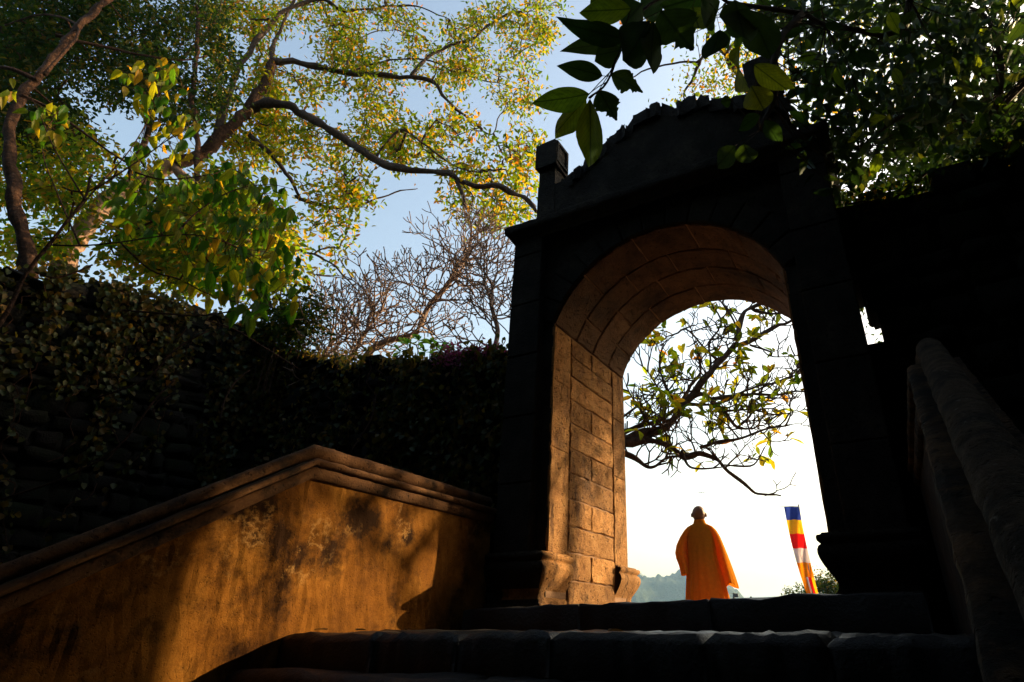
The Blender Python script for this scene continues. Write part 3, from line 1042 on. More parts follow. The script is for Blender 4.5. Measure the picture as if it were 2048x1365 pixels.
def rubble_wall(name, label, poly, ztop, zbot, seed, hole=None, thick=0.5, rowh=(0.17, 0.30), width=(0.22, 0.50), limit=290):
    root = thing(name, label, 'wall', (float(poly.p[-1][0]), float(poly.p[-1][1]), zbot))
    rs = random.Random(seed)
    total = poly.s[-1]
    m = MB()
    n = int(total / 0.18)
    us = np.linspace(0, total, n + 1)
    for i in range(n):
        a, b = us[i], us[i + 1]
        za, zb = ztop(a) - 0.10, ztop(b) - 0.10
        cells = [(zbot, None)]
        if hole and hole[0] <= (a + b) / 2 <= hole[1]:
            segs = [(zbot, zbot, hole[2], hole[2]), (hole[3], hole[3], za, zb)]
        else:
            segs = [(zbot, zbot, za, zb)]
        for (z0, z0b, z1, z1b) in segs:
            f = [poly.fn(a, z0, 0), poly.fn(b, z0b, 0), poly.fn(b, z1b, 0), poly.fn(a, z1, 0), poly.fn(a, z0, -thick), poly.fn(b, z0b, -thick), poly.fn(b, z1b, -thick), poly.fn(a, z1, -thick)]
            m.add(f, [(0, 1, 2, 3), (5, 4, 7, 6), (3, 2, 6, 7), (0, 4, 5, 1)] + ([(0, 3, 7, 4), (1, 5, 6, 2)] if hole else []))
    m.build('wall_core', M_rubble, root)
    stones = []
    z = zbot + 0.2
    row = 0
    while z < 5:
        hgt = rs.uniform(*rowh)
        u = rs.uniform(0, 0.2)
        while u < total - 0.1:
            wd = rs.uniform(*width)
            u1 = min(total, u + wd)
            zt = ztop((u + u1) / 2)
            if z < zt - 0.02:
                z1 = min(z + hgt, zt + rs.uniform(-0.03, 0.10)) if z + hgt * 1.5 > zt else z + hgt
                um = (u + u1) / 2
                if not (hole and hole[0] - 0.1 < um < hole[1] + 0.02 and z1 > hole[2] + 0.02 and z < hole[3] - 0.02):
                    stones.append((u, u1, z, z1, z + hgt * 1.5 > zt))
            u = u1
        z += hgt
        row += 1
    # the stones that show largest first; what is left over is joined
    def key(s):
        q, _ = poly.at((s[0] + s[1]) / 2)
        px, py, f = project((q[0], q[1], (s[2] + s[3]) / 2))
        vis = f > 0 and -30 < px < 2080 and py < 1100
        return (0 if vis else 1, f)
    stones.sort(key=key)
    rest = MB()
    for k, (u, u1, z0, z1, top) in enumerate(stones):
        g = 0.012
        dep = rs.uniform(0.03, 0.11)
        q = MB() if k < limit else rest
        q.block(poly.fn, u + g, u1 - g, z0 + g, max(z1 - g, z0 + 0.05), -0.12 if not top else -thick * 0.9, dep, ch=rs.uniform(0.03, 0.055), jit=0.032, seed=seed * 1000 + k)
        if k < limit:
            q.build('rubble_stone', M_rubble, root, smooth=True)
    if rest.v:
        tag(rest.build('rubble_stones', M_rubble, root), kind='stuff')
    return root


LW = Poly(LWALL)
LTS = [LW.s[k] for k in range(len(LWALL))]
LTZ = [3.3, 3.3, 3.46, 3.76, 3.84, 4.0, 3.92, 3.66, 2.98, 2.70]


def lw_top(u):
    q, _ = LW.at(u)
    z = float(np.interp(u, LTS, LTZ)) if q[0] < -5.85 else float(np.interp(q[0], [-5.85, -5.33, -3.9, -3.2, -2.74, -1.9, -1.6], [3.62, 3.42, 2.98, 2.96, 2.86, 2.76, 2.70]))
    return z + 0.10 * noise.noise(Vector((u * 2.1, 0, 0))) + 0.08 * noise.noise(Vector((u * 5.3, 3, 0)))


rubble_wall('ivy_covered_wall', 'dark rubble retaining wall overgrown with ivy, left of the gate', LW, lw_top, -1.6, 3, rowh=(0.13, 0.24), width=(0.16, 0.40))
RW = Poly([(1.60, 0.28), (3.4, 0.26), (5.5, -0.3), (8.5, -1.6)])


def rw_top(u):
    return 3.33 + 0.13 * u + 0.06 * noise.noise(Vector((u * 2.7, 4, 0))) + (0.25 * max(0, u - 3))


rubble_wall('shadowed_rubble_wall', 'black shadowed rubble wall at the right of the gate with a small gap of sky', RW, rw_top, -0.6, 5, hole=(0.09, 0.30, 2.10, 2.66), thick=0.45)

for (ua, ub, za, zb) in ((0.175, 0.34, 2.40, 2.72), (0.215, 0.36, 2.24, 2.41), (0.14, 0.165, 2.43, 2.72)):
    q = MB()
    q.block(RW.fn, ua, ub, za, zb, -0.4, 0.05, ch=0.012, jit=0.010, seed=int(za * 100))
    q.build('rubble_stone', M_rubble, bpy.data.objects['shadowed_rubble_wall'], smooth=True)
# a worn stub of a post on top of the left wall
pp = at(757, 722, 6.8)
post = thing('post_stub', 'short dark broken stone post standing on the left wall', 'post', (pp[0], pp[1], 2.9))
q = MB()
q.block(lambda u, v, h: (pp[0] + u, pp[1] + v, 2.80 + h), -0.09, 0.09, -0.09, 0.09, 0.0, 0.30, ch=0.02, jit=0.012, seed=8)
q.build('shaft', M_rubble, post)
q = MB()
q.block(lambda u, v, h: (pp[0] + u, pp[1] + v, 3.09 + h), -0.115, 0.115, -0.115, 0.115, 0.0, 0.07, ch=0.02, jit=0.012, seed=9)
q.build('cap', M_rubble, post)


# ------------------------------------------------------------------ trees
def limb_part(pts, r0, r1, name, mat, parent, n=8, sub=5, wob=0.25):
    P = smooth_path(pts, sub)
    K = len(P)
    P = [p + np.array(noise.noise_vector(Vector(p * 2.2))) * min(r0, 0.06) * 1.3 * (0 < i < K - 1) for i, p in enumerate(P)]
    m = MB()
    m.tube(P, [r0 + (r1 - r0) * (i / (K - 1)) ** 0.8 for i in range(K)], n, wob=wob)
    m.build(name, mat, parent, smooth=True)
    return P


def px(points, w0, w1=None):
    w1 = w0 if w1 is None else w1
    n = len(points)
    return [at(x, y, w0 + (w1 - w0) * i / max(1, n - 1)) for i, (x, y) in enumerate(points)]


def twig_clusters(centres, nodes, rs, mb, r=0.005, sag=0.08):
    """crooked twigs that branch off the limbs and off each other, so that every leaf cluster hangs on one"""
    base = np.array(nodes)
    d0 = np.array([np.sqrt(((base - c) ** 2).sum(1).min()) for c in centres])
    order = np.argsort(d0)
    pos = [tuple(p) for p in base]
    own = [-1] * len(pos)
    edges, load = [], []
    P = np.zeros((len(base) + 3 * len(centres), 3))
    P[:len(base)] = base
    n = len(base)
    for k in order:
        c = centres[k]
        i = int(np.argmin(((P[:n] - c) ** 2).sum(1)))
        a = P[i].copy()
        L = np.linalg.norm(c - a)
        m1 = a + (c - a) * 0.35 + rs.normal(0, 0.07 * L, 3)
        m2 = a + (c - a) * 0.7 + rs.normal(0, 0.06 * L, 3)
        e = len(edges)
        edges.append((own[i], [a, m1, m2, c]))
        load.append(1)
        q = own[i]
        while q >= 0:
            load[q] += 1
            q = edges[q][0]
        for v in (m1, m2, c):
            P[n] = v
            n += 1
            own.append(e)
    for (par, pts), ld in zip(edges, load):
        r0 = r * min(4.0, 0.75 * math.sqrt(1 + ld))
        Q = smooth_path(pts, 2)
        mb.tube(Q, [r0 * (1 - 0.45 * i / (len(Q) - 1)) for i in range(len(Q))], 4, cap=False)


def leaf_cloud(centres, per, spread, length, rs, droop=0.35, wl=0.46):
    n = len(centres) * per
    C = np.repeat(centres, per, 0)
    off = rs.normal(0, 1, (n, 3)) * np.array([1, 1, 0.75]) * spread
    B = C + off
    D = unit(off) * 0.5 + unit(rs.normal(0, 1, (n, 3))) * 0.8 - np.array([0, 0, droop])
    Nn = unit(rs.normal(0, 1, (n, 3)) + np.array([0, 0, 0.7]))
    L = length * rs.uniform(0.65, 1.25, n)
    return B, D, Nn, L, L * wl * rs.uniform(0.8, 1.2, n)


def cat(parts):
    return [np.concatenate(a, 0) for a in zip(*parts)]


# --- the large spreading tree behind the left wall
rs = np.random.default_rng(21)
base = at(120, 560, 9.2)
big = thing('spreading_tree', 'large spreading tree with crooked dark limbs and golden green leaves behind the wall', 'tree', (base[0], base[1], 3.2))
nodes = []
main = px([(95, 620), (140, 500), (185, 440), (250, 375), (350, 330), (430, 285), (485, 228), (520, 180), (546, 122)], 9.0, 10.4)
nodes += limb_part(main[:5], 0.20, 0.150, 'trunk', M_barklit, big, 10, 6, 0.6)
nodes += limb_part(main[4:], 0.150, 0.105, 'limb', M_bark, big, 10, 6, 0.7)
limbs = [
    ([(546, 122), (600, 128), (690, 145), (800, 155), (862, 165), (900, 205), (925, 230), (965, 260)], 10.4, 11.4, 0.115, 0.03),
    ([(822, 152), (868, 106), (950, 72), (1008, 30), (1048, 20), (1062, -20)], 10.9, 11.6, 0.065, 0.02),
    ([(495, 220), (540, 210), (585, 217), (640, 250), (700, 282), (750, 320), (805, 337), (900, 350), (942, 370), (1010, 377), (1042, 392), (1072, 424)], 10.2, 8.6, 0.14, 0.045),
    ([(912, 362), (925, 390), (931, 418)], 9.0, 8.9, 0.05, 0.04),
    ([(590, 392), (660, 415), (720, 410), (790, 385), (835, 378)], 10.5, 11.5, 0.05, 0.015),
    ([(500, 270), (560, 330), (600, 395)], 10.1, 10.6, 0.06, 0.045),
    ([(430, 285), (480, 130), (560, 30), (640, 0), (690, 22), (760, 15), (830, 10), (900, 40)], 10.0, 12.0, 0.10, 0.02),
    ([(540, 140), (545, 100), (560, 60), (600, -20)], 10.4, 10.8, 0.08, 0.04),
    ([(640, 0), (670, 60), (715, 90), (735, 150), (750, 220)], 11.5, 11.6, 0.035, 0.012),
    ([(690, 175), (700, 110), (730, 70), (790, 60)], 10.8, 11.6, 0.04, 0.012),
    ([(750, 320), (800, 262), (850, 290), (905, 330), (960, 345)], 9.8, 9.6, 0.04, 0.015),
    ([(900, 205), (980, 270), (1000, 230), (1040, 200)], 11.2, 11.8, 0.03, 0.01),
    ([(690, 145), (780, 120), (860, 122), (920, 150), (1010, 170), (1060, 185)], 10.8, 12.0, 0.035, 0.01),
    ([(350, 330), (395, 400), (392, 470), (380, 560)], 9.7, 9.6, 0.12, 0.12),
    ([(600, 500), (650, 520), (690, 555), (720, 585)], 9.9, 9.2, 0.035, 0.012),
    ([(430, 480), (500, 480), (560, 500), (600, 500)], 9.7, 9.9, 0.07, 0.045),
    ([(250, 375), (300, 250), (330, 150), (420, 60), (450, -30)], 9.6, 10.5, 0.09, 0.03),
]
for pts, wa, wb, ra, rb in limbs:
    nodes += limb_part(px(pts, wa, wb), ra * 0.82, rb * 0.8, 'limb', M_barklit if pts[0] == (350, 330) else M_barkdark, big, 8, 5, 0.9)
REG = [
    ([(430, 0), (780, 0), (800, 150), (820, 300), (640, 330), (560, 380), (480, 330), (420, 200)], 340, 10.2, 13.5, 0.14, 30),
    ([(760, 0), (1060, 0), (1085, 90), (1060, 160), (1090, 200), (1050, 230), (960, 180), (840, 180)], 180, 10.6, 13.5, 0.16, 26),
    ([(800, 200), (960, 240), (1010, 250), (1080, 270), (1065, 440), (1000, 470), (920, 440), (860, 380), (780, 330)], 160, 9.4, 12.5, 0.18, 26),
    ([(560, 340), (700, 330), (760, 390), (700, 470), (660, 560), (610, 480), (590, 420)], 62, 9.6, 11.5, 0.16, 22),
    ([(420, 0), (560, 0), (560, 330), (440, 300)], 110, 10.2, 12.0, 0.06, 32),
    ([(1050, 0), (1130, 0), (1120, 60), (1080, 90)], 24, 11, 13, 0.0, 34),
]
allc, parts = [], []
for poly, n, w0, w1, cl, per in REG:
    c = sample(poly, n, w0, w1, rs, cl, 70, 2)
    allc.append(c)
    parts.append(leaf_cloud(c, per, 0.17, 0.145, rs, 0.25, 0.40))
allc = np.concatenate(allc)
tw = MB()
twig_clusters(allc, nodes, rs, tw, 0.010)
tag(tw.build('twigs', M_barkdark, big, smooth=True), kind='stuff')
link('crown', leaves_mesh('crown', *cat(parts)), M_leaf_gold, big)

# --- the leaning tree at the far left
rs = np.random.default_rng(22)
b2 = at(45, 560, 6.2)
lean = thing('leaning_tree', 'leaning brown-barked tree at the far left edge with dense dark green leaves', 'tree', (b2[0], b2[1], 3.4))
nodes = list(limb_part(px([(60, 560), (38, 450), (25, 350), (22, 250), (45, 195), (90, 145), (130, 88), (170, 45), (214, 0), (260, -60)], 6.2, 7.2), 0.088, 0.050, 'trunk', M_bark, lean, 10, 6, 0.6))
for pts, wa, wb, ra, rb in [
    ([(75, 160), (30, 140), (-30, 125)], 6.4, 6.2, 0.04, 0.025), ([(90, 150), (160, 60), (90, 30), (0, 55)], 6.6, 7.5, 0.03, 0.015),
    ([(110, 70), (220, 95), (330, 120), (420, 110)], 6.8, 8.0, 0.035, 0.014), ([(40, 190), (120, 230), (200, 290), (260, 330)], 6.4, 7.2, 0.03, 0.012),
    ([(20, 70), (150, 65), (260, 80)], 8.0, 8.5, 0.03, 0.015)]:
    nodes += limb_part(px(pts, wa, wb), ra, rb, 'limb', M_bark, lean, 6, 4)
parts, allc = [], []
for poly, n, w0, w1, cl, per in [
    ([(0, 0), (460, 0), (470, 220), (300, 260), (240, 180), (180, 300), (0, 320)], 460, 7.6, 10.5, 0.08, 44),
    ([(0, 250), (180, 260), (220, 330), (300, 330), (420, 330), (560, 420), (600, 520), (540, 620), (420, 600), (250, 545), (0, 520)], 430, 7.4, 10.0, 0.06, 46),
    ([(-60, -60), (300, -60), (200, 60), (0, 200), (-60, 300)], 190, 7.6, 9.0, 0.0, 46)]:
    c = sample(poly, n, w0, w1, rs, cl, 80, 4)
    c = np.array([q for q in c if not in_poly(*project(q)[:2], [(85, 560), (150, 430), (235, 350), (300, 340), (215, 480), (160, 570)])])
    allc.append(c)
    if poly[0] == (0, 250):
        low = leaf_cloud(c, per, 0.17, 0.125, rs, 0.45, 0.46)
    else:
        parts.append(leaf_cloud(c, per, 0.17, 0.118, rs, 0.45, 0.44))
allc = np.concatenate(allc)
tw = MB()
twig_clusters(allc, nodes, rs, tw, 0.005)
tag(tw.build('twigs', M_bark, lean, smooth=True), kind='stuff')
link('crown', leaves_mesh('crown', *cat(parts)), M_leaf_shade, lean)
link('lower_crown', leaves_mesh('lower_crown', *low), M_leaf_mixed, lean)

# --- a slender straight stem between them
rs = np.random.default_rng(23)
sp = px([(396, 560), (398, 420), (390, 260), (388, 200), (392, 100), (394, 20), (398, -60)], 8.0, 8.2)
sl = thing('slender_tree', 'slender upright trunk rising between the leaning tree and the spreading tree', 'tree', (sp[0][0], sp[0][1], 3.2))
nodes = limb_part(sp, 0.055, 0.035, 'trunk', M_bark, sl, 8)
c = sample([(330, -40), (470, -40), (460, 60), (350, 80)], 30, 7.6, 8.8, rs)
tw = MB()
twig_clusters(c, nodes, rs, tw, 0.004)
tag(tw.build('twigs', M_bark, sl, smooth=True), kind='stuff')
link('crown', leaves_mesh('crown', *leaf_cloud(c, 30, 0.2, 0.07, rs)), M_leaf_shade, sl)

# --- young plant with drooping leaves in front of the wall at the left
rs = np.random.default_rng(24)
T_droop = [leaf_template('droop_leaf_%d' % i, 'ovate', 0.15 + 0.1 * i, 0.12 + 0.14 * i, seed=i, bend=[0.12, -0.15, 0.05][i], twist=[0.3, -0.4, 0.2][i]) for i in range(3)]
for t in T_droop:
    t.materials.append(M_leaf_mid)
s0 = px([(-60, 760), (0, 640), (40, 560), (95, 492), (130, 450), (170, 400), (185, 350)], 4.7, 4.9)
sap = thing('drooping_leaf_sapling', 'young sapling with thin branches and soft drooping green leaves at the left', 'sapling', (s0[0][0], s0[0][1], 1.5))
limb_part(s0, 0.024, 0.011, 'stem', M_bark, sap, 6)
sprays = [
    [(95, 490), (160, 492), (240, 485), (350, 470), (430, 478), (520, 520), (600, 560)],
    [(240, 485), (300, 540), (360, 560), (420, 590), (500, 610), (580, 620)],
    [(130, 450), (190, 380), (260, 300), (300, 230), (330, 150)],
    [(190, 380), (280, 320), (350, 270), (400, 240)],
    [(350, 470), (400, 420), (470, 380), (540, 370), (590, 380)],
    [(270, 345), (330, 360), (420, 350), (470, 340), (540, 400)],
    [(430, 478), (480, 500), (530, 560), (560, 600)],
    [(170, 400), (110, 300), (80, 230), (60, 190)],
    [(160, 492), (120, 400), (85, 300), (110, 230)],
]
spr_nodes = []
tw = MB()
for k, s in enumerate(sprays):
    P = smooth_path(px(s, 4.85, 5.1 + 0.6 * rs.random()), 4)
    sb_ = MB()
    sb_.tube(P, [0.010 * (1 - 0.7 * i / (len(P) - 1)) for i in range(len(P))], 5)
    sb_.build('branch', M_bark, sap, smooth=True)
    spr_nodes += P[2:]
spr_nodes = np.array(spr_nodes)
nl = 0
for poly, n, yellow in [
    ([(215, 150), (300, 110), (350, 110), (400, 220), (395, 310), (330, 350), (250, 330), (300, 240)], 66, 0.75),
    ([(400, 330), (470, 310), (590, 370), (590, 440), (500, 480), (420, 440)], 56, 0.06),
    ([(380, 470), (470, 430), (600, 480), (600, 540), (520, 600), (500, 640), (420, 600), (360, 560)], 76, 0.2),
    ([(500, 560), (600, 570), (610, 620), (520, 640)], 16, 0.25),
    ([(50, 200), (140, 205), (140, 285), (70, 280)], 18, 0.2),
    ([(240, 350), (400, 360), (360, 480), (250, 470)], 40, 0.1),
    ([(0, 150), (50, 150), (40, 200), (0, 195)], 6, 0.8)]:
    C = sample(poly, n, 4.8, 5.9, rs)
    for c in C:
        d = spr_nodes - c
        a = spr_nodes[int(np.argmin((d ** 2).sum(1)))]
        tw.tube(smooth_path([a, (a + c) / 2 + rs.normal(0, 0.02, 3), c], 2), [0.004, 0.0035, 0.003, 0.002, 0.002], 4, cap=False)
        for j in range(1):
            L = rs.uniform(0.13, 0.21)
            dr = np.array([rs.normal(0, 0.35), rs.normal(0, 0.35), -1.0])
            put_leaf(T_droop[nl % 3], c, dr, unit(unit(EYE - c) * 1.0 + rs.normal(0, 0.6, 3)), L, L * rs.uniform(0.38, 0.52), sap, M_leaf_yellow if rs.random() < yellow else None)
            nl += 1
tag(tw.build('leaf_stalks', M_bark, sap, smooth=True), kind='stuff')
B = []
for poly, n in (([(215, 150), (350, 110), (400, 220), (395, 310), (330, 350), (250, 330), (300, 240)], 60), ([(400, 330), (470, 310), (590, 370), (590, 440), (500, 480), (420, 440)], 80), ([(380, 470), (470, 430), (600, 480), (600, 540), (520, 600), (500, 640), (420, 600), (360, 560)], 110), ([(200, 350), (400, 360), (360, 480), (250, 470)], 60), ([(60, 200), (140, 205), (140, 285), (70, 280)], 16)):
    B.append(sample(poly, n, 5.0, 6.2, rs))
B = np.concatenate(B)
n = len(B)
L = rs.uniform(0.11, 0.19, n)
tag(link('leaf_mass', leaves_mesh('sapling_leaf_mass', B, rs.normal(0, 0.35, (n, 3)) + np.array([0, 0, -1.0]), unit(unit(EYE - B) + rs.normal(0, 0.6, (n, 3))), L, L * 0.55), M_leaf_midmass, sap), kind='stuff')


# --- frangipani: stubby forking branches
def fork(mb, p, d, L, r, depth, rs, tips, up=0.25, shrink=0.80, spread=0.55, rmin=0.0075):
    d = unit(d)
    b = unit(d + rs.normal(0, 0.22, 3) + np.array([0, 0, up]))
    q1 = p + d * L * 0.5
    q2 = q1 + b * L * 0.5
    P = smooth_path([p, q1, q2], 2)
    r2 = max(r * 0.74, rmin)
    mb.tube(P, [r + (r2 - r) * i / (len(P) - 1) for i in range(len(P))], 5 if depth < 3 else 6, cap=depth == 0)
    if depth == 0:
        tips.append((P[-1], b))
        return
    k = 2 if rs.random() < 0.8 else 3
    ax = unit(np.cross(b, rs.normal(0, 1, 3)))
    ay = np.cross(b, ax)
    ph = rs.uniform(0, 6.28)
    for i in range(k):
        a = ph + 6.283 * i / k
        nd = unit(b + (ax * math.cos(a) + ay * math.sin(a)) * spread * rs.uniform(0.8, 1.3))
        fork(mb, P[-1], nd, L * shrink * rs.uniform(0.75, 1.2), r2, depth - 1 - (1 if rs.random() < 0.13 and depth > 1 else 0), rs, tips, up, shrink, spread, rmin)


def bare_tree(label, roots, seed, depth, L, r, w):
    rs = np.random.default_rng(seed)
    p0 = at(*roots[0], w)
    t = thing('bare_frangipani', label, 'tree', (p0[0], p0[1], 2.6), 'bare frangipani trees behind the wall')
    trunk = px(roots, w, w + 0.2)
    P = limb_part([trunk[0] - np.array([0, 0, 0.7])] + trunk, r * 1.6, r, 'trunk', M_barkgrey, t, 7, 4)
    tips = []
    dr = unit(P[-1] - P[-3])
    for k in range(3):
        m = MB()
        fork(m, P[-1], dr + rs.normal(0, 0.45, 3), L, r * 0.8, depth, rs, tips, 0.16, 0.90, 0.62)
        m.build('branch', M_barkgrey, t, smooth=True)
    for k in range(len(P) // 4, len(P) - 1, 1):
        m = MB()
        fork(m, P[k], unit(rs.normal(0, 1, 3) * np.array([1, 1, 0.35]) + np.array([0, 0, 0.35])), L * 1.0, r * 0.5, depth - 1, rs, tips, 0.16, 0.90, 0.62)
        m.build('branch', M_barkgrey, t, smooth=True)
    return tips


bare_tree('tall bare frangipani with the highest fan of leafless forking twigs', [(700, 760), (760, 690), (835, 662), (858, 612), (892, 576), (910, 542)], 31, 6, 0.28, 0.040, 8.4)
bare_tree('bare frangipani with leafless twigs nearest the gate', [(985, 760), (988, 700), (992, 650), (985, 600)], 33, 5, 0.25, 0.030, 7.4)
bare_tree('low bare frangipani with leafless twigs behind the broken post', [(650, 790), (690, 730), (720, 690), (735, 650)], 35, 5, 0.28, 0.032, 8.2)
bare_tree('sparse bare frangipani furthest from the gate', [(610, 790), (640, 740), (660, 690)], 37, 5, 0.26, 0.027, 8.6)

# --- small plants on the wall top
rs = np.random.default_rng(41)
c0 = at(850, 705, 6.5)
pl = thing('wall_top_plant', 'small bright green leafy plant growing on top of the left wall', 'plant', (c0[0], c0[1], 2.9))
T_fr = [leaf_template('frangipani_leaf_%d' % i, 'obovate', 0.18, 0.10 + 0.12 * i, seed=10 + i) for i in range(3)]
for t in T_fr:
    t.materials.append(M_leaf_fran)
st = MB()
for (x, y) in [(815, 690), (838, 682), (862, 688), (880, 700), (800, 705), (850, 705)]:
    c = at(x, y, rs.uniform(6.3, 6.7))
    st = MB()
    st.tube([(c[0], c[1], 2.75), (c[0] + 0.01, c[1], (c[2] + 2.75) / 2), c], [0.008, 0.007, 0.005], 5)
    st.build('stem', M_bark, pl)
    for j in range(7):
        a = rs.uniform(0, 6.28)
        L = rs.uniform(0.11, 0.17)
        put_leaf(T_fr[j % 3], c, (math.cos(a), math.sin(a), rs.uniform(0.1, 0.9)), (0, 0, 1), L, L * 0.36, pl, M_green_wall)
c = sample([(880, 715), (900, 690), (940, 705), (960, 690), (1000, 700), (1015, 730), (940, 740), (885, 735)], 46, 5.9, 6.4, rs)
pu = thing('purple_shrub', 'low purple-red leaved shrub on the wall beside the gate', 'shrub', tuple(c.mean(0) - np.array([0, 0, 0.15])))
st = MB()
for q in c:
    st.tube([(q[0], q[1], 2.6), q], [0.005, 0.003], 4)
st.build('stems', M_bark, pu)
link('foliage', leaves_mesh('purple_foliage', *leaf_cloud(c, 26, 0.055, 0.055, rs, -0.2, 0.4)), M_purple, pu)
c = sample([(560, 600), (625, 590), (640, 640), (610, 690), (540, 700), (520, 640)], 60, 7.3, 7.9, rs)
bu = thing('wall_top_bush', 'dense small-leaved green bush spilling over the wall below the drooping sapling', 'bush', tuple(c.mean(0) - np.array([0, 0, 0.4])))
st = MB()
for q in c[::3]:
    st.tube([(q[0], q[1], 2.9), q], [0.008, 0.004], 4)
st.build('stems', M_bark, bu)
link('foliage', leaves_mesh('bush_foliage', *leaf_cloud(c, 44, 0.14, 0.075, rs, 0.2, 0.5)), M_leaf_shade, bu)

# --- ivy on the left wall
rs = np.random.default_rng(43)
ivy = thing('ivy', 'trailing ivy hanging over the dark rubble wall in long strands', 'ivy', (-6.2, -1.0, 2.0))
T_ivy = [leaf_template('ivy_leaf_%d' % i, 'ivy', 0.25, 0.25, seed=20 + i) for i in range(3)]
for t in T_ivy:
    t.materials.append(M_ivy)
st = MB()
spots = []
for k in range(120):
    u = rs.uniform(9.0, LW.s[-1] - 0.15)
    z = lw_top(u) + 0.05 if k % 3 else rs.uniform(1.4, lw_top(u))
    P = []
    for j in range(rs.integers(8, 30)):
        q = LW.fn(u, z, 0.10 + 0.05 * rs.random())
        P.append(np.array(q))
        u = min(max(u + rs.normal(0, 0.05), 0.2), LW.s[-1] - 0.1)
        z -= rs.uniform(0.04, 0.12)
        if z < 0.0:
            break
    if len(P) < 4:
        continue
    st.tube(P, [0.006] * len(P), 4, cap=False)
    n = LW.at(u)[1]
    dens = int(rs.choice([0, 1, 2, 4, 8]))
    for q in P:
        for j in range(dens):
            spots.append((q + rs.normal(0, 0.06, 3), n))
st.build('stems', M_bark, ivy)
for k in range(190):                                   # dry twigs and leaves on the crest
    u = rs.uniform(9.0, LW.s[-1] - 0.1)
    for j in range(5):
        spots.append((np.array(LW.fn(u + rs.normal(0, 0.08), lw_top(u) + abs(rs.normal(0, 0.07)), rs.uniform(-0.3, 0.12))), LW.at(u)[1]))
idx = rs.permutation(len(spots))
for k in idx[:285]:
    q, n = spots[k]
    L = rs.uniform(0.06, 0.105)
    put_leaf(T_ivy[k % 3], q, (rs.normal(0, 0.5), rs.normal(0, 0.5), -1), (n[0] + rs.normal(0, 0.35), n[1] + rs.normal(0, 0.35), 0.35), L, L * 0.9, ivy)
B = np.array([spots[k][0] for k in idx[285:]])
B = np.concatenate([B, B + rs.normal(0, 0.06, B.shape)])
Nn = np.concatenate([np.array([[*spots[k][1], 0.4] for k in idx[285:]])] * 2)
L = rs.uniform(0.05, 0.085, len(B))
tag(link('ivy_foliage', leaves_mesh('ivy_foliage', B, unit(rs.normal(0, 0.5, B.shape) + np.array([0, 0, -0.8])), unit(Nn + rs.normal(0, 0.4, B.shape)), L, L * 0.85), M_ivy_mass, ivy), kind='stuff')

rs = np.random.default_rng(47)
iv2 = thing('crest_creeper', 'leafy creeper along the crest of the black wall at the right', 'creeper', (2.6, 0.2, 3.4))
C2 = []
st = MB()
for k in range(120):
    u = rs.uniform(0.15, 3.6)
    C2.append(np.array(RW.fn(u, rw_top(u) + rs.uniform(-0.10, 0.16), rs.uniform(-0.35, 0.10))))
for a_, b_ in ((0.2, 1.6), (1.2, 2.6), (2.2, 3.6)):
    P = [np.array(RW.fn(u, rw_top(u) + 0.04 + 0.05 * math.sin(u * 9), 0.06)) for u in np.linspace(a_, b_, 14)]
    m = MB()
    m.tube(P, [0.012] * len(P), 5)
    m.build('stem', M_bark, iv2, smooth=True)
C2 = np.array(C2)
tag(link('foliage', leaves_mesh('creeper_foliage', *leaf_cloud(C2, 22, 0.09, 0.075, rs, 0.2, 0.6)), M_leaf_shade, iv2), kind='stuff')

# --- dry vines dangling in front of the left wall
for k, pts in enumerate([
        [(0, 1000), (120, 960), (200, 920), (250, 880), (310, 800), (350, 760)], [(180, 800), (290, 760), (350, 700), (420, 660)],
        [(410, 640), (470, 660), (520, 690), (600, 740)], [(440, 840), (450, 800), (470, 765), (500, 740)], [(700, 905), (730, 860), (745, 830), (752, 790)],
        [(240, 620), (330, 628), (400, 632), (470, 622)], [(70, 545), (110, 556), (150, 545), (185, 530)]]):
    wv = [4.9, 5.2, 6.6, 5.9, 6.0, 5.4, 4.8][k]
    P = smooth_path(px(pts, wv, wv + 0.25), 4)
    m = MB()
    m.tube(P, [0.009] * len(P), 5)
    tag(m.build('dry_vine', M_bark, smooth=True), ['long bare vine curving over the darkest part of the left wall', 'short bare vine slanting across the middle of the left wall', 'bare vine lying just under the crest of the left wall',
        'short forked bare vine left of centre on the left wall', 'thin bare vine on the left wall just behind the balustrade peak', 'sunlit dry vine stretched level below the sapling', 'small bare twig by the sapling stem at the far left'][k], 'vine', 'dry vines on the left wall')

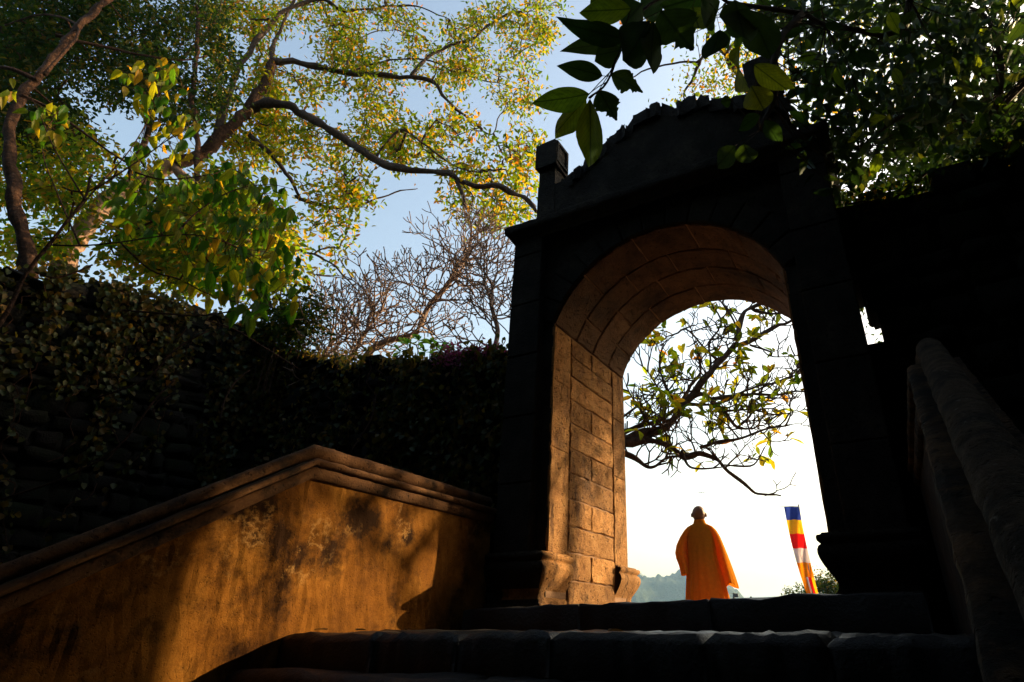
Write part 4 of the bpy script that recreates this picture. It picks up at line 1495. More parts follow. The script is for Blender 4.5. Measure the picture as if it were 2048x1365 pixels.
# --- frangipani beyond the arch
rs = np.random.default_rng(51)
f0 = at(1120, 1100, 9.0)
fr = thing('frangipani_tree', 'old frangipani with dark crooked limbs and yellow-green leaves seen through the arch', 'tree', (f0[0], f0[1], 0.15))
trunk = [np.array([f0[0], f0[1], 0.05]), at(1130, 1020, 9.0), at(1170, 930, 9.1), at(1230, 882, 9.2)]
limb_part(trunk, 0.20, 0.13, 'trunk', M_barkdark, fr, 9)
flimbs = [
    ([(1230, 880), (1290, 872), (1335, 848), (1370, 805), (1400, 775), (1440, 720), (1470, 690), (1482, 640), (1505, 615), (1540, 600)], 9.2, 9.8, 0.075, 0.035, 'limb'),
    ([(1235, 884), (1300, 884), (1345, 895), (1372, 915), (1400, 905), (1430, 912), (1448, 930), (1480, 965), (1510, 988), (1530, 992), (1562, 992)], 9.2, 8.8, 0.062, 0.010, 'limb'),
    ([(1230, 903), (1262, 912), (1290, 933), (1310, 932), (1335, 918), (1365, 916)], 9.1, 9.0, 0.045, 0.012, 'limb'),
    ([(1372, 800), (1400, 790), (1425, 800), (1452, 822), (1470, 850), (1484, 857)], 9.4, 9.6, 0.045, 0.028, 'limb'),
    ([(1425, 798), (1480, 792), (1530, 790), (1580, 785), (1620, 782)], 9.5, 10.2, 0.035, 0.012, 'limb'),
    ([(1470, 690), (1520, 672), (1550, 655), (1590, 640), (1630, 620)], 9.8, 10.6, 0.045, 0.02, 'limb'),
    ([(1345, 842), (1350, 800), (1330, 770), (1318, 735), (1322, 705)], 9.3, 9.5, 0.028, 0.015, 'limb'),
    ([(1400, 895), (1440, 882), (1490, 875), (1530, 858), (1580, 850)], 9.0, 8.7, 0.026, 0.010, 'limb'),
    ([(1480, 850), (1500, 830), (1508, 805), (1525, 796), (1560, 797)], 9.6, 9.5, 0.022, 0.010, 'limb'),
    ([(1365, 900), (1375, 930), (1395, 938), (1440, 935), (1470, 930)], 9.0, 8.8, 0.018, 0.008, 'limb'),
    ([(1448, 930), (1500, 933), (1520, 915), (1530, 895)], 8.9, 8.7, 0.014, 0.008, 'limb'),
    ([(1530, 992), (1552, 985), (1553, 970), (1545, 960)], 8.8, 8.8, 0.010, 0.006, 'limb'),
    ([(1553, 972), (1563, 962)], 8.8, 8.8, 0.008, 0.005, 'limb'),
    ([(1490, 795), (1540, 770), (1590, 750), (1600, 720)], 9.7, 9.9, 0.02, 0.008, 'limb'),
    ([(1372, 800), (1420, 740), (1418, 690), (1440, 650), (1425, 610)], 9.4, 9.7, 0.03, 0.012, 'limb'),
    ([(1500, 690), (1540, 705), (1545, 715), (1600, 712)], 9.8, 10.0, 0.02, 0.01, 'limb'),
    ([(1236, 868), (1290, 852), (1345, 822), (1385, 775), (1400, 735), (1390, 690)], 9.3, 9.8, 0.045, 0.018, 'limb'),
    ([(1370, 808), (1440, 806), (1500, 778), (1560, 764), (1610, 742)], 9.5, 10.4, 0.03, 0.012, 'limb'),
    ([(1300, 876), (1322, 850), (1330, 800), (1300, 752), (1280, 730)], 9.2, 9.0, 0.024, 0.010, 'limb'),
    ([(1440, 722), (1402, 690), (1372, 660), (1352, 668)], 9.7, 9.6, 0.024, 0.010, 'limb'),
    ([(1478, 660), (1455, 625), (1440, 600), (1410, 590)], 9.8, 9.9, 0.024, 0.010, 'limb'),
    ([(1236, 840), (1270, 815), (1300, 800), (1330, 760)], 9.4, 9.6, 0.020, 0.009, 'limb'),
    ([(1505, 618), (1550, 628), (1590, 612), (1620, 600)], 9.9, 10.5, 0.028, 0.012, 'limb'),
    ([(1232, 862), (1262, 858), (1290, 838), (1262, 790), (1252, 770)], 9.3, 9.2, 0.020, 0.009, 'limb'),
    ([(1452, 822), (1500, 818), (1545, 828), (1585, 826)], 9.6, 9.4, 0.020, 0.009, 'limb'),
]
tips = []
for pts, wa, wb, ra, rb, nm in flimbs:
    P = limb_part(px(pts, wa, wb), ra * 1.1, rb * 1.1, nm, M_barkfran, fr, 7, 4, 0.9)
    K = len(P)
    for k in [k_ for k_ in range(3, K - 1, 2) for _ in range(1)]:
        if pts[-1] == (1562, 992) and k > K * 0.62:          # the long bare trailing twig
            continue
        if rs.random() < 0.9:
            d = unit(rs.normal(0, 1, 3) * np.array([1, 0.8, 0.7]) + np.array([0.15, 0, 0.45]))
            if ra < 0.02 and rs.random() < 0.55:
                continue
            fm = MB()
            fork(fm, P[k], d, rs.uniform(0.18, 0.29), min(ra, 0.020) * 0.85, rs.integers(1, 5) if ra > 0.02 else rs.integers(0, 2), rs, tips, 0.25, 0.85, 0.6)
            fm.build('branch', M_barkfran, fr, smooth=True)
    if ra > 0.012 and pts[-1] != (1562, 992):
        fm = MB()
        fork(fm, P[-1], unit(P[-1] - P[-3]), 0.16, rb * 0.8, 3 if ra > 0.02 else 1, rs, tips, 0.3, 0.85, 0.6)
        fm.build('branch', M_barkfran, fr, smooth=True)
    else:
        tips.append((P[-1], unit(P[-1] - P[-3])))
order = rs.permutation(len(tips))
nl = 0
far = []
for k in order:
    p, d = tips[k]
    x, y, f = project(p)
    if not (1225 < x < 1670 and 590 < y < 1010):
        continue
    if rs.random() < (0.22 if y < 800 or x > 1500 else 0.45) or nl > 560:
        continue
    for j in range(rs.integers(1, 5)):
        a = rs.normal(0, 1, 3)
        dd = unit(unit(d) * 0.5 + unit(a) * 0.9 + np.array([0, 0, -0.1]))
        L = rs.uniform(0.17, 0.27)
        if nl < 296:
            put_leaf(T_fr[(nl + j) % 3], p, dd, unit(np.array([0, 0, 1.0]) + rs.normal(0, 0.5, 3)), L, L * rs.uniform(0.40, 0.50), fr)
        else:
            far.append((p, dd, unit(np.array([0, 0, 1.0]) + rs.normal(0, 0.5, 3)), L))
        nl += 1
if far:
    fa = [np.array([q[i] for q in far]) for i in range(4)]
    tag(link('leaf_mass', leaves_mesh('frangipani_leaf_mass', fa[0], fa[1], fa[2], fa[3], fa[3] * 0.4), M_leaf_gold, fr), kind='stuff')

# --- trees beyond the gate at the right: they stand between the sun and the arch
def crown_tree(name, label, base, height, rad, crown_c, n, per, length, mat, bark, seed, spread=0.35, reject=None, r=0.16, group=None, shell=0.0):
    rs = np.random.default_rng(seed)
    t = thing(name, label, 'tree', base, group)
    base = np.array(base, float)
    crown_c = np.array(crown_c, float)
    mid = (base + crown_c) / 2 + rs.normal(0, 0.25, 3)
    nodes = list(limb_part([base - np.array([0, 0, 0.3]), base + (mid - base) * 0.5 + rs.normal(0, 0.1, 3), mid, crown_c], r, r * 0.5, 'trunk', bark, t, 8, 5))
    for k in range(9):
        a = k * 2.399
        e = crown_c + np.array([math.cos(a) * rad[0], math.sin(a) * rad[1], rs.uniform(-0.5, 0.6) * rad[2]]) * 0.7
        s = nodes[rs.integers(len(nodes) // 2, len(nodes))]
        nodes += limb_part([s, s + (e - s) * 0.5 + rs.normal(0, 0.2, 3), e], r * 0.4, r * 0.12, 'limb', bark, t, 6, 4)
    c = []
    while len(c) < n:
        v = rs.normal(0, 1, 3)
        v = v / np.linalg.norm(v) * (shell + (1 - shell) * rs.random()) ** 0.45
        q = crown_c + v * np.array(rad)
        if noise.noise(Vector(q * 0.8)) < -0.22:
            continue
        if reject is not None and reject(q):
            continue
        c.append(q)
    c = np.array(c)
    tw = MB()
    twig_clusters(c, nodes, rs, tw, 0.005)
    tag(tw.build('twigs', bark, t, smooth=True), kind='stuff')
    link('crown', leaves_mesh(name + '_crown', *leaf_cloud(c, per, spread, length, rs)), mat, t)
    return t


crown_tree('tree_beyond_wall', 'tree with gaps of sky in its crown behind the black wall at the right', (6.2, 10.0, 0.1), 10, (3.2, 3.2, 2.7), (4.4, 8.6, 7.9), 460, 46, 0.15, M_leaf_shade, M_bark, 61)
rs = np.random.default_rng(62)
b4 = at(1760, 1000, 10.0)
tb = thing('tree_beyond_gable', 'yellow-green leaved tree rising behind the gable of the gate', 'tree', (b4[0], b4[1], 0.15))
nodes = list(limb_part([np.array([b4[0], b4[1], 0.0])] + px([(1730, 800), (1690, 560), (1600, 330), (1510, 200), (1450, 110), (1420, 60)], 10, 10.4), 0.16, 0.06, 'trunk', M_bark, tb))
for pts in ([(1420, 60), (1400, 120), (1360, 124), (1300, 140), (1250, 160)], [(1400, 120), (1385, 160), (1370, 185), (1375, 215)], [(1450, 110), (1500, 60), (1600, 20), (1700, 10)], [(1510, 200), (1560, 190), (1680, 180), (1760, 200)]):
    nodes += limb_part(px(pts, 10, 10.6), 0.05, 0.015, 'limb', M_bark, tb, 6, 4)
parts, allc = [], []
for poly, n, per in (([(1290, 140), (1340, 150), (1400, 130), (1480, 0), (1560, 0), (1540, 200), (1320, 205)], 70, 22), ([(1540, 0), (1800, 0), (1860, 150), (1760, 250), (1560, 260)], 60, 26), ([(1230, 0), (1300, 0), (1420, 0), (1400, 80), (1260, 60)], 22, 22)):
    c = sample(poly, n, 9.2, 11.5, rs, 0.08, 60, 6)
    allc.append(c)
    parts.append(leaf_cloud(c, per, 0.24, 0.13, rs, 0.3, 0.44))
tw = MB()
twig_clusters(np.concatenate(allc), nodes, rs, tw, 0.005)
tag(tw.build('twigs', M_bark, tb, smooth=True), kind='stuff')
link('crown', leaves_mesh('gable_crown', *cat(parts)), M_leaf_gold, tb)

# --- the broad-leaved tree that hangs over the stairs from the right
rs = np.random.default_rng(71)
T_big = [leaf_template('broad_leaf_%d' % i, 'oval', 0.10 + 0.07 * i, [0.04, 0.16, 0.28, 0.10, -0.06][i], seed=30 + i, bend=[0.10, -0.14, 0.05, 0.2, -0.08][i], twist=[0.2, -0.3, 0.5, -0.1, 0.35][i]) for i in range(5)]
T_eat = leaf_template('eaten_leaf', 'oval', 0.14, 0.08, True, 77)
for t in T_big + [T_eat]:
    t.materials.append(M_leaf_big)
br = thing('broad_leaved_tree', 'overhanging tree with large dark oval leaves at the top right, leaning over the stairs', 'tree', (4.9, -3.6, 1.0))
nodes = list(limb_part([np.array([4.9, -3.6, 0.6]), np.array([4.7, -3.3, 2.5]), np.array([4.2, -2.9, 4.2]), np.array([3.2, -2.6, 5.4])], 0.19, 0.10, 'trunk', M_barkdark, br, 9, 5))
for pts in ([np.array([4.2, -2.9, 4.2]), np.array([3.0, -2.0, 4.6]), at(1800, 60, 3.6), at(1600, 30, 3.3), at(1420, -20, 2.9)],
            [np.array([4.4, -3.0, 3.6]), at(1990, 230, 4.0), at(1900, 210, 4.2), at(1800, 230, 4.4), at(1720, 300, 4.5)],
            [np.array([3.2, -2.6, 5.4]), np.array([1.8, -4.5, 6.3]), np.array([0.0, -6.0, 6.8]), np.array([-2.0, -7.0, 7.0])],
            [np.array([3.6, -2.7, 5.0]), np.array([3.0, -5.5, 6.2]), np.array([2.5, -8.5, 6.8])],
            [at(1600, 30, 3.3), at(1560, 110, 3.2), at(1545, 180, 3.2), at(1520, 260, 3.2)],
            [at(1990, 230, 4.0), at(2000, 120, 4.0), at(1960, 20, 4.0)]):
    nodes += limb_part(pts, 0.05, 0.014, 'limb', M_barkdark, br, 6, 4)
# the spray that hangs free against the sky
sprig = limb_part(px([(1420, -20), (1330, -5), (1285, 20), (1255, 68), (1240, 100), (1225, 140), (1205, 175), (1178, 196)], 2.9, 2.45), 0.014, 0.006, 'sprig', M_barkdark, br, 5, 3, 0)
# base px, tip px, width px, eaten, dark
BIGL = [
    (1205, 152, 1115, 128, 44, 0, 1), (1222, 148, 1292, 188, 40, 1, 1), (1178, 188, 1068, 212, 48, 0, 0), (1172, 196, 1100, 282, 44, 0, 0), (1180, 198, 1182, 328, 46, 0, 0), (1198, 180, 1236, 250, 44, 1, 1),
    (1250, 78, 1118, 52, 58, 0, 1), (1246, 88, 1126, 92, 56, 0, 1), (1244, 100, 1182, 114, 50, 0, 1), (1300, 42, 1256, 120, 58, 0, 1), (1308, 44, 1297, 152, 44, 0, 1), (1322, 22, 1392, 112, 82, 1, 1),
    (1262, 18, 1150, 26, 52, 0, 0), (1285, 8, 1236, 60, 66, 0, 1), (1420, -10, 1322, 14, 62, 0, 1), (1385, 14, 1400, 66, 40, 0, 0), (1440, 4, 1395, 60, 60, 0, 1), (1480, 92, 1462, 205, 38, 0, 0), (1508, 130, 1584, 188, 48, 0, 0),
    (1502, 172, 1526, 216, 40, 0, 0), (1470, 292, 1430, 338, 32, 0, 1), (1488, 288, 1504, 336, 36, 0, 1), (1462, 200, 1442, 206, 30, 0, 1), (1240, -20, 1170, 10, 60, 0, 0), (1330, -30, 1290, 30, 60, 0, 1), (1450, 40, 1520, 60, 60, 0, 1),
    (1440, 60, 1420, 130, 52, 0, 1), (1520, 230, 1470, 262, 36, 0, 1), (1530, 240, 1560, 290, 36, 0, 1), (1500, 20, 1540, 110, 62, 0, 1), (1470, 0, 1490, 90, 62, 0, 1)]
nb = 0
pet = MB()
sn = np.array(sprig + nodes[-60:])
for k, (x0, y0, x1, y1, wd, eat, dark) in enumerate(BIGL):
    w = 2.45 + 0.35 * rs.random() if x0 < 1330 else rs.uniform(2.7, 3.2)
    a = at(x0, y0, w)
    b = at(x1, y1, w + rs.uniform(-0.08, 0.08))
    L = float(np.linalg.norm(b - a))
    width = (0.86 if dark else 0.95) * wd / float(np.hypot(x1 - x0, y1 - y0)) * L
    to_cam = unit(EYE - a)
    nrm = unit(-to_cam + rs.normal(0, 0.22, 3))
    put_leaf(T_eat if eat else T_big[k % 5], a, b - a, nrm, L, width, bpy.data.objects['sprig'] if x0 < 1330 else br, M_leaf_dark if dark else None)
    d = sn - a
    q = sn[int(np.argmin((d ** 2).sum(1)))]
    pet.tube([q, (q + a) / 2 + rs.normal(0, 0.004, 3), a], [0.004, 0.003, 0.0025], 4, cap=False)
    nb += 1
# the darker leaves behind it
MASS = [
    ([(1390, -20), (1700, -20), (1720, 120), (1640, 190), (1560, 120), (1480, 90), (1400, 60)], 58, 3.0, 4.0),
    ([(1700, -20), (2070, -20), (2070, 200), (1900, 120), (1800, 160), (1720, 130)], 84, 3.2, 4.6),
    ([(1570, 190), (1680, 150), (1760, 210), (1720, 330), (1660, 400), (1590, 330)], 46, 3.4, 4.4),
    ([(1760, 190), (1880, 180), (1940, 260), (1840, 330), (1740, 320)], 40, 3.8, 4.8),
    ([(1930, 180), (2070, 180), (2070, 330), (1960, 320)], 30, 3.2, 4.2),
]
for poly, n, w0, w1 in MASS:
    for c in sample(poly, n, w0, w1, rs):
        d = np.array(nodes) - c
        q = np.array(nodes)[int(np.argmin((d ** 2).sum(1)))]
        pet.tube([q, (q + c) / 2 + rs.normal(0, 0.03, 3), c], [0.006, 0.005, 0.003], 4, cap=False)
        if nb < 292:
            L = rs.uniform(0.13, 0.21)
            dd = unit(rs.normal(0, 1, 3) * np.array([1, 1, 0.6]) + np.array([0, 0, -0.35]))
            put_leaf(T_big[nb % 5], c, dd, unit(unit(c - EYE) + rs.normal(0, 0.55, 3)), L, L * rs.uniform(0.42, 0.56), br, M_leaf_dark if rs.random() < 0.8 else None)
            nb += 1
tag(pet.build('leaf_stalks', M_barkdark, br, smooth=True), kind='stuff')
# crown: the rest of its leaves, plus an added leaf screen that shades the stairs
parts = []
for poly, n, w0, w1, per, sp_ in (([(1500, -40), (2090, -40), (2090, 330), (1950, 310), (1880, 200), (1760, 190), (1620, 150)], 330, 3.6, 5.4, 11, 0.16), ([(1600, 200), (1740, 220), (1700, 400), (1640, 400)], 50, 4.0, 5.0, 10, 0.14), ([(1740, 180), (1920, 190), (1960, 300), (1840, 340), (1730, 330)], 60, 4.2, 5.4, 10, 0.15)):
    parts.append(leaf_cloud(sample(poly, n, w0, w1, rs), per, sp_, 0.15, rs, 0.4, 0.46))

def hidden(q):
    x, y, f = project(q)
    return not (f > 0.05 and -420 < x < 2450 and y > -520)


for n, lo, hi in ((4200, (-11, -16, 5.4), (10, 0.5, 8.6)), (1500, (-12, -16, -3.0), (11, -10.5, 7.5)), (1100, (5.0, -12, 0.5), (9.5, 3.0, 8.0)), (500, (-12, -13, 2.0), (-9, -4, 8.0))):
    c = []
    while len(c) < n:                                    # over, beside and behind the viewpoint: added unseen leaves that keep the stairs dark
        q = np.array([rs.uniform(a_, b_) for a_, b_ in zip(lo, hi)])
        if hidden(q):
            c.append(q)
    parts.append(leaf_cloud(np.array(c), 9, 0.45, 0.42, rs, 0.2, 0.5))
tag(link('crown', leaves_mesh('broad_crown_shade', *cat(parts)), M_leaf_canopy, br), kind='stuff')

rs = np.random.default_rng(95)
T_fall = [leaf_template('fallen_leaf_%d' % i, 'ovate', 0.25, 0.05, seed=60 + i) for i in range(2)]
M_fall = leaf_mat('dry brown leaf', [(0, (0.10, 0.05, 0.02)), (1, (0.22, 0.12, 0.04))], [(0, (0.2, 0.09, 0.02)), (1, (0.4, 0.2, 0.04))], 0.3, 'object', gloss=0.02)
for t in T_fall:
    t.materials.append(M_fall)
for k, (x, y, lb) in enumerate([(-1.52, -1.80, 'dry brown leaf lying at the foot of the ochre balustrade'), (-1.22, -1.86, 'dry brown leaf on the landing edge a step right of the balustrade'),
                                (-1.05, -1.62, 'dry brown leaf lying back from the edge on the leftmost landing slab'), (0.36, -1.85, 'lone dry leaf on the landing edge below the robed person')]):
    a = rs.uniform(0, 6.28)
    L = rs.uniform(0.06, 0.10)
    d = Vector((math.cos(a), math.sin(a), 0.04)).normalized()
    q = bpy.data.objects.new('fallen_leaf', T_fall[k % 2])
    COL.objects.link(q)
    xax = d.cross(Vector((0, 0, 1))).normalized()
    zax = xax.cross(d)
    q.matrix_basis = Matrix(((xax[0], d[0], zax[0], x), (xax[1], d[1], zax[1], y), (xax[2], d[2], zax[2], LZ + 0.012), (0, 0, 0, 1))) @ Matrix.Diagonal((L * 0.5, L, L, 1))
    tag(q, lb, 'leaf', 'fallen leaves on the landing')

# ------------------------------------------------------------------ the monk beyond the gate
mp = at(1414, 1236, 9.9)
mp[2] = 0.155
MF = unit(np.array([mp[0] - EYE[0], mp[1] - EYE[1], 0.0]))          # faces away from the viewpoint
MS = np.array([MF[1], -MF[0], 0.0])


def ml(x, y, z):
    return mp + MS * x * 1.16 + MF * y * 1.1 + np.array([0, 0, z])


def ell(mb, c, r, nu=14, nv=9):
    V, F = [], []
    for i in range(nv + 1):
        th = math.pi * i / nv
        for k in range(nu):
            a = 2 * math.pi * k / nu
            V.append(ml(c[0] + r[0] * math.sin(th) * math.cos(a), c[1] + r[1] * math.sin(th) * math.sin(a), c[2] + r[2] * math.cos(th)))
    for i in range(nv):
        for k in range(nu):
            F.append((i * nu + k, i * nu + (k + 1) % nu, (i + 1) * nu + (k + 1) % nu, (i + 1) * nu + k))
    mb.add(V, F)


body = MB()
ell(body, (0, 0.012, 1.572), (0.097, 0.116, 0.130))        # skull
ell(body, (0, 0.035, 1.515), (0.080, 0.090, 0.090))         # jaw
ell(body, (0, 0.120, 1.535), (0.014, 0.024, 0.026))        # nose
ell(body, (0, 0.108, 1.490), (0.028, 0.016, 0.010))        # mouth
for s in (-1, 1):
    ell(body, (s * 0.102, 0.000, 1.548), (0.014, 0.022, 0.038), 8, 6)   # ears
    ell(body, (s * 0.032, 0.100, 1.562), (0.015, 0.012, 0.010), 8, 6)   # eyes
    body.tube([ml(s * 0.09, 0, 0.92), ml(s * 0.10, 0.01, 0.50), ml(s * 0.10, -0.01, 0.09)], [0.085, 0.062, 0.040], 10)
    ell(body, (s * 0.10, 0.06, 0.045), (0.045, 0.125, 0.042))
    sh = ml(s * 0.135, 0.01, 1.30)
    el = ml(s * 0.225, 0.0, 1.06)
    ha = ml(s * 0.16, 0.24, 1.00)
    body.tube([sh, el], [0.052, 0.042], 10)
    body.tube([el, (el + ha) / 2, ha], [0.042, 0.036, 0.028], 10)
    ell(body, (s * 0.14, 0.30, 1.00), (0.045, 0.05, 0.022))
    for k in range(4):
        o = -0.03 + 0.02 * k
        b0 = ml(s * 0.12, 0.315 + o * 0.6, 1.00)
        body.tube([b0, b0 - MS * s * (0.04 + 0.006 * (k % 3)), b0 - MS * s * 0.06 + np.array([0, 0, -0.02])], [0.0095, 0.009, 0.008], 6)
    body.tube([ml(s * 0.13, 0.28, 1.015), ml(s * 0.10, 0.275, 1.04), ml(s * 0.075, 0.285, 1.045)], [0.011, 0.010, 0.008], 6)
body.tube([ml(0, -0.005, 1.36), ml(0, 0.0, 1.50)], [0.068, 0.064], 12)
rings = []
for z, a, b in ((0.86, 0.15, 0.11), (1.0, 0.155, 0.12), (1.15, 0.16, 0.12), (1.28, 0.15, 0.10), (1.35, 0.11, 0.08), (1.42, 0.06, 0.055)):
    rings.append([ml(a * math.cos(t), b * math.sin(t), z) for t in np.linspace(0, 2 * math.pi, 20, endpoint=False)])
body.loft(rings)
bo = body.build('person', M_skin, None, smooth=True)
rm = bo.modifiers.new('remesh', 'REMESH')
rm.mode = 'VOXEL'
rm.voxel_size = 0.008
rm.use_smooth_shade = True
smo = bo.modifiers.new('smooth', 'SMOOTH')
smo.factor = 0.5
smo.iterations = 3
tag(bo, 'shaven-headed person in a long saffron robe standing beyond the arch with back turned', 'person')


def robe_ring(z, a, b, cx, cyy, fold, n=120):
    """cross-section of the robe: pleats that deepen towards the hem and hang more to one side"""
    out = []
    for k in range(n):
        t = 2 * math.pi * k / n
        u = t + 0.25 * math.sin(2 * t + 0.8) + 0.10 * (1.4 - z) * math.sin(3 * t)
        f = 1 + fold * (0.9 * abs(math.sin(5.0 * u + 0.4)) ** 0.7 - 0.45 + 0.35 * math.sin(13 * u + 1.3) + 0.2 * math.sin(23 * u))
        out.append(ml(cx + a * f * math.cos(t), cyy + b * f * math.sin(t), z))
    return out


R1 = [(1.455, 0.066, 0.060, 0.0, 0), (1.452, 0.074, 0.068, 0.0, 0), (1.425, 0.082, 0.076, 0.0, 0), (1.410, 0.096, 0.085, 0, 0.004), (1.385, 0.122, 0.10, 0.0, 0.010), (1.35, 0.152, 0.115, 0.0, 0.018), (1.30, 0.178, 0.13, 0, 0.028),
      (1.24, 0.192, 0.138, 0, 0.036), (1.14, 0.198, 0.142, 0, 0.046), (1.02, 0.200, 0.146, 0.002, 0.058), (0.90, 0.206, 0.150, 0.005, 0.070), (0.76, 0.218, 0.158, 0.010, 0.084), (0.60, 0.234, 0.17, 0.018, 0.098), (0.42, 0.254, 0.188, 0.026, 0.110), (0.22, 0.276, 0.21, 0.034, 0.120), (0.05, 0.292, 0.225, 0.04, 0.126)]
rb = MB()
rb.loft([robe_ring(z, a, b, c, 0.0, f) for z, a, b, c, f in R1], cap=False)
robe = rb.build('robe', M_robe, bo, smooth=True)


def sleeve(secs, ph):
    """wide hanging sleeve: (height, sideways centre, half width, half depth, hem flare)"""
    sb = MB()
    rg = []
    for z, cx, a, b, fl in secs:
        ring = []
        for t in np.linspace(0, 2 * math.pi, 48, endpoint=False):
            k = max(0.0, 1.25 - z)
            f = 1 + k * (0.16 * math.sin(4 * t + ph) + 0.10 * math.sin(9 * t + ph * 2 + z * 2))
            sx = math.cos(t)
            ring.append(ml(cx + a * f * sx + fl * max(0.0, sx * (1 if cx > 0 else -1)) * (1 if cx > 0 else -1), 0.06 * (1.4 - z) + b * f * math.sin(t), z - 0.10 * fl * abs(sx) / 0.06))
        rg.append(ring)
    sb.loft(rg, cap=False)
    return sb.build('sleeve', M_robe, robe, smooth=True)


sleeve([(1.395, 0.075, 0.045, 0.06, 0), (1.36, 0.118, 0.060, 0.08, 0), (1.30, 0.160, 0.066, 0.092, 0), (1.20, 0.205, 0.066, 0.105, 0), (1.06, 0.245, 0.066, 0.125, 0), (0.92, 0.275, 0.070, 0.150, 0.004), (0.78, 0.298, 0.076, 0.175, 0.012), (0.64, 0.318, 0.080, 0.20, 0.022), (0.54, 0.330, 0.080, 0.21, 0.034), (0.49, 0.334, 0.076, 0.205, 0.040)], 0.7)
sleeve([(1.395, -0.075, 0.045, 0.06, 0), (1.36, -0.118, 0.060, 0.08, 0), (1.30, -0.162, 0.068, 0.092, 0), (1.20, -0.220, 0.072, 0.11, 0), (1.08, -0.268, 0.078, 0.135, 0), (0.97, -0.286, 0.080, 0.155, 0), (0.88, -0.276, 0.078, 0.17, 0), (0.78, -0.250, 0.072, 0.18, 0), (0.69, -0.232, 0.066, 0.18, 0.006), (0.64, -0.228, 0.060, 0.175, 0.010)], 2.1)
cm = MB()
cm.loft([[ml(a * math.cos(t), a * 0.92 * math.sin(t) - 0.002, z) for t in np.linspace(0, 2 * math.pi, 28, endpoint=False)] for z, a in ((1.415, 0.088), (1.44, 0.083), (1.468, 0.076), (1.470, 0.071), (1.44, 0.076))], cap=False)
cm.build('collar', M_robe, robe, smooth=True)

# ------------------------------------------------------------------ the banner
fw_ = 23.0
ft = at(1583, 1014, fw_)
flag = thing('vertical_flag', 'tall vertical banner of blue, yellow, red, white and orange bands on a thin pole', 'flag', (ft[0], ft[1], 0.15))
ys = [1014, 1040, 1068, 1097, 1125.5, 1155, 1232]
lx = lambda y: 1568 + (y - 1014) * 0.165 + 0.00055 * (y - 1014) ** 2
rx = lambda y: 1597.5 + (y - 1014) * 0.190 + 0.00020 * (y - 1014) ** 2


def flag_pt(s, y):
    x = lx(y) * (1 - s) + rx(y) * s
    q = at(x, y + (0.8 * math.sin(s * 9) if y > 1020 else 0), fw_ + 0.16 * math.sin(s * 8 + y * 0.05) + 0.14 * math.sin(y * 0.10 + s * 2))
    return q


def flag_band(y0, y1, s0, s1, col, nu=8, nv=8):
    m = MB()
    P = [flag_pt(s0 + (s1 - s0) * i / nu, y0 + (y1 - y0) * j / nv) for i in range(nu + 1) for j in range(nv + 1)]
    m.add(P, [(i * (nv + 1) + j, (i + 1) * (nv + 1) + j, (i + 1) * (nv + 1) + j + 1, i * (nv + 1) + j + 1) for i in range(nu) for j in range(nv)])
    o = m.build('flag_band', FLAG[col], flag, smooth=True)
    o['label'] = col + ' band of the banner'


for k, col in enumerate(['blue', 'yellow', 'red', 'white', 'orange']):
    flag_band(ys[k], ys[k + 1], 0, 1, col)
for a, b, col in ((0, 0.38, 'orange'), (0.38, 0.52, 'white'), (0.52, 0.78, 'red'), (0.78, 1.0, 'yellow')):
    flag_band(ys[5], ys[6], a, b, col, 3, 10)
m = MB()
tp = at(1597, 1009, fw_ + 0.12)
m.tube([np.array([tp[0], tp[1], 0.1]), tp], [0.035, 0.026], 8)
m.build('pole', M_metal, flag, smooth=True)
m = MB()
m.tube([at(1556, 1014.5, fw_ + 0.05), at(1599, 1012.5, fw_ + 0.08)], [0.014, 0.014], 6)
m.build('crossbar', M_metal, flag)

# ------------------------------------------------------------------ small things far beyond the terrace
c = at(1652, 1185, 25.0)
crown_tree('round_garden_tree', 'small round-crowned tree behind the foot of the banner', (c[0], c[1], 0.0), 3, (0.95, 0.95, 0.75), (c[0], c[1], c[2] + 0.15), 60, 40, 0.11, M_leaf_shade, M_bark, 81, 0.15, r=0.06)
c = at(1603, 1208, 26.0)
crown_tree('low_garden_tree', 'low leafy tree left of the foot of the banner', (c[0], c[1], 0.0), 3, (0.62, 0.62, 0.5), (c[0], c[1], c[2] + 0.15), 40, 30, 0.10, M_leaf_shade, M_bark, 82, 0.12, r=0.05)
kc = at(1481, 1215, 30.0)
kz = kc[2]
ko = thing('small_pavilion', 'small dark pavilion with a pointed roof just right of the robed person', 'pavilion', (kc[0], kc[1], 0.0))
m = MB()
ap = (kc[0], kc[1], kz + 0.38)
e = 0.28
m.add([(kc[0] - e, kc[1] - e, kz + 0.02), (kc[0] + e, kc[1] - e, kz + 0.02), (kc[0] + e, kc[1] + e, kz + 0.02), (kc[0] - e, kc[1] + e, kz + 0.02), ap], [(0, 1, 4), (1, 2, 4), (2, 3, 4), (3, 0, 4), (3, 2, 1, 0)])
m.build('roof', M_rubble, ko)
for sx in (-1, 1):
    for sy in (-1, 1):
        m = MB()
        m.box((kc[0] + sx * 0.2 - 0.03, kc[1] + sy * 0.2 - 0.03, 0.0), (kc[0] + sx * 0.2 + 0.03, kc[1] + sy * 0.2 + 0.03, kz + 0.02))
        m.build('post', M_rubble, ko)
sc_ = at(1468, 1194, 22.0)
so = thing('sign_post', 'small grey sign board on a post at the right of the robed person', 'sign', (sc_[0], sc_[1], 0.1))
m = MB()
m.box((sc_[0] - 0.03, sc_[1] - 0.03, 0.0), (sc_[0] + 0.03, sc_[1] + 0.03, sc_[2] + 0.12))
m.build('post', M_metal, so)
m = MB()
m.box((sc_[0] - 0.02, sc_[1] - 0.06, sc_[2] - 0.02), (sc_[0] + 0.16, sc_[1] - 0.035, sc_[2] + 0.10))
m.build('board', M_metal, so)
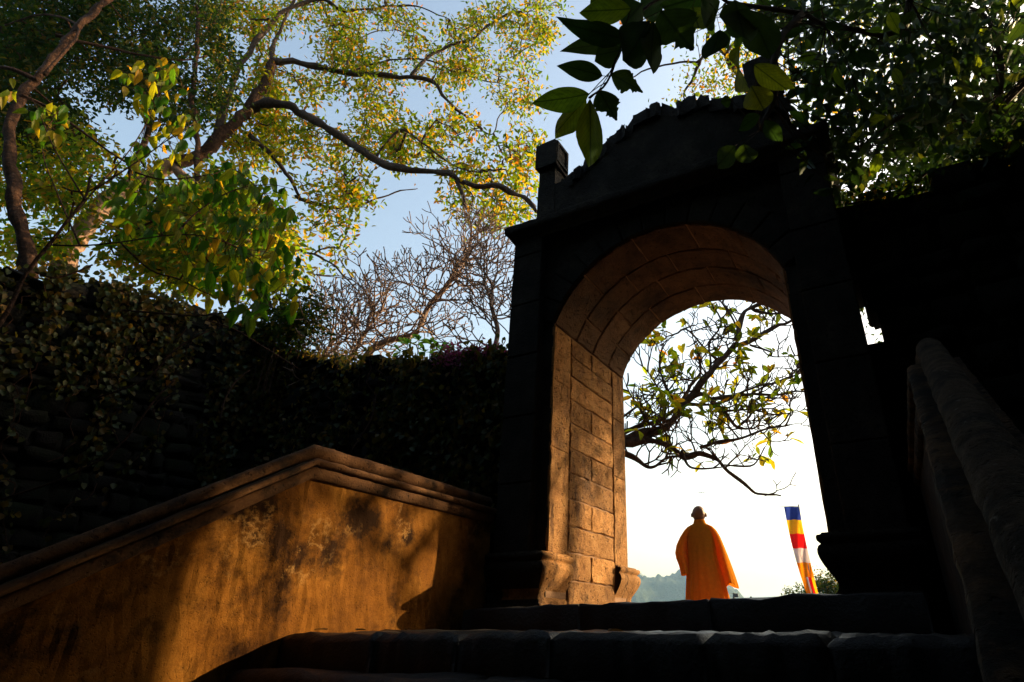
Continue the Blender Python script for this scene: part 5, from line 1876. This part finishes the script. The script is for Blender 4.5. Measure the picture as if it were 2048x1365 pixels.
fc = at(1503, 1204, 28.0)
fo = thing('garden_lantern', 'tiny dark lantern top far beyond the terrace', 'lantern', (fc[0], fc[1], 0.0))
m = MB()
m.tube([(fc[0], fc[1], 0.0), (fc[0], fc[1], fc[2])], [0.05, 0.05], 8)
m.build('post', M_rubble, fo)
m = MB()
m.tube([(fc[0], fc[1], fc[2]), (fc[0], fc[1], fc[2] + 0.05), (fc[0], fc[1], fc[2] + 0.12), (fc[0], fc[1], fc[2] + 0.22)], [0.10, 0.12, 0.09, 0.02], 8)
m.build('head', M_rubble, fo)
# a bird in the sky
bp_ = at(1403, 985, 60.0)
m = MB()
for s in (-1, 1):
    a = [bp_, bp_ + R_ * s * 0.22 + ZZ * 0.05, bp_ + R_ * s * 0.48 - ZZ * 0.01, bp_ + R_ * s * 0.2 + FH * 0.14, bp_ + FH * 0.12]
    m.add(a, [(0, 1, 3, 4), (1, 2, 3)])
m.tube([bp_ - FH * 0.2, bp_ - FH * 0.05, bp_ + FH * 0.15, bp_ + FH * 0.3], [0.015, 0.045, 0.04, 0.01], 6)
tag(m.build('bird', M_rubble, None), 'tiny bird gliding in the sky above the robed person', 'bird')

# ------------------------------------------------------------------ far hill across the bay
HX = [-400, 300, 700, 1000, 1180, 1250, 1285, 1310, 1345, 1365, 1400, 1440, 1475, 1560, 1700, 2100]
HY = [1110, 1100, 1110, 1130, 1140, 1150, 1160, 1162, 1152, 1144, 1142, 1165, 1212, 1262, 1290, 1300]
hw_ = 1150.0
m_x = np.linspace(-100, 1700, 620)
dep = np.linspace(-1, 1, 49)
V = []
for x in m_x:
    y = float(np.interp(x, HX, HY))
    top = at(x, y, hw_)
    hz = max(-36.0, top[2])
    for d in dep:
        fall = (1 - d * d) ** 0.8
        q = top + FH * d * 240
        z = -37 + (hz + 37) * fall
        bmp = 6.0 * noise.noise(Vector((q[0] * 0.03, q[1] * 0.03, 1.0))) + 9.0 * abs(noise.noise(Vector((q[0] * 0.11, q[1] * 0.07, 5.0))))
        V.append((q[0], q[1], z + (bmp if hz > -30 else 0) * min(1, fall * 3)))
V = np.array(V)
nd = len(dep)
hi_ = (np.arange(len(m_x) - 1)[:, None] * nd + np.arange(nd - 1)[None, :]).ravel()
tag(link('hills', mesh_quads('hills', V, np.stack([hi_, hi_ + nd, hi_ + nd + 1, hi_ + 1], 1)), M_hill, smooth=True), 'hazy blue wooded hill across the bay', 'hill', kind='structure')
tc_ = at(1274, 1160, hw_ - 20)
crown_tree('hilltop_tree', 'hazy tall tree standing out on the far wooded hill', (tc_[0], tc_[1], tc_[2] - 14), 20, (9, 9, 7), (tc_[0], tc_[1], tc_[2] + 5), 60, 30, 2.0, M_leaf_shade, M_bark, 91, 1.8, r=0.6)

# ------------------------------------------------------------------ air
hz_top = max(60.0, float(V[:, 2].max()) + 40.0)
m = MB()
m.box((-4650, -4650, -40.0), (4650, 4650, hz_top))
hmat = bpy.data.materials.new('thin pale haze')
hmat.use_nodes = True
hn = hmat.node_tree.nodes
hn.remove(hn['Principled BSDF'])
pv = hn.new('ShaderNodeVolumePrincipled')
pv.inputs['Color'].default_value = (0.36, 0.60, 0.88, 1)
pv.inputs['Density'].default_value = 0.00030
pv.inputs['Anisotropy'].default_value = 0.3
hmat.node_tree.links.new(pv.outputs[0], hn['Material Output'].inputs['Volume'])
tag(m.build('haze', hmat), 'thin bluish haze over the bay and the far hill', 'haze', kind='stuff')
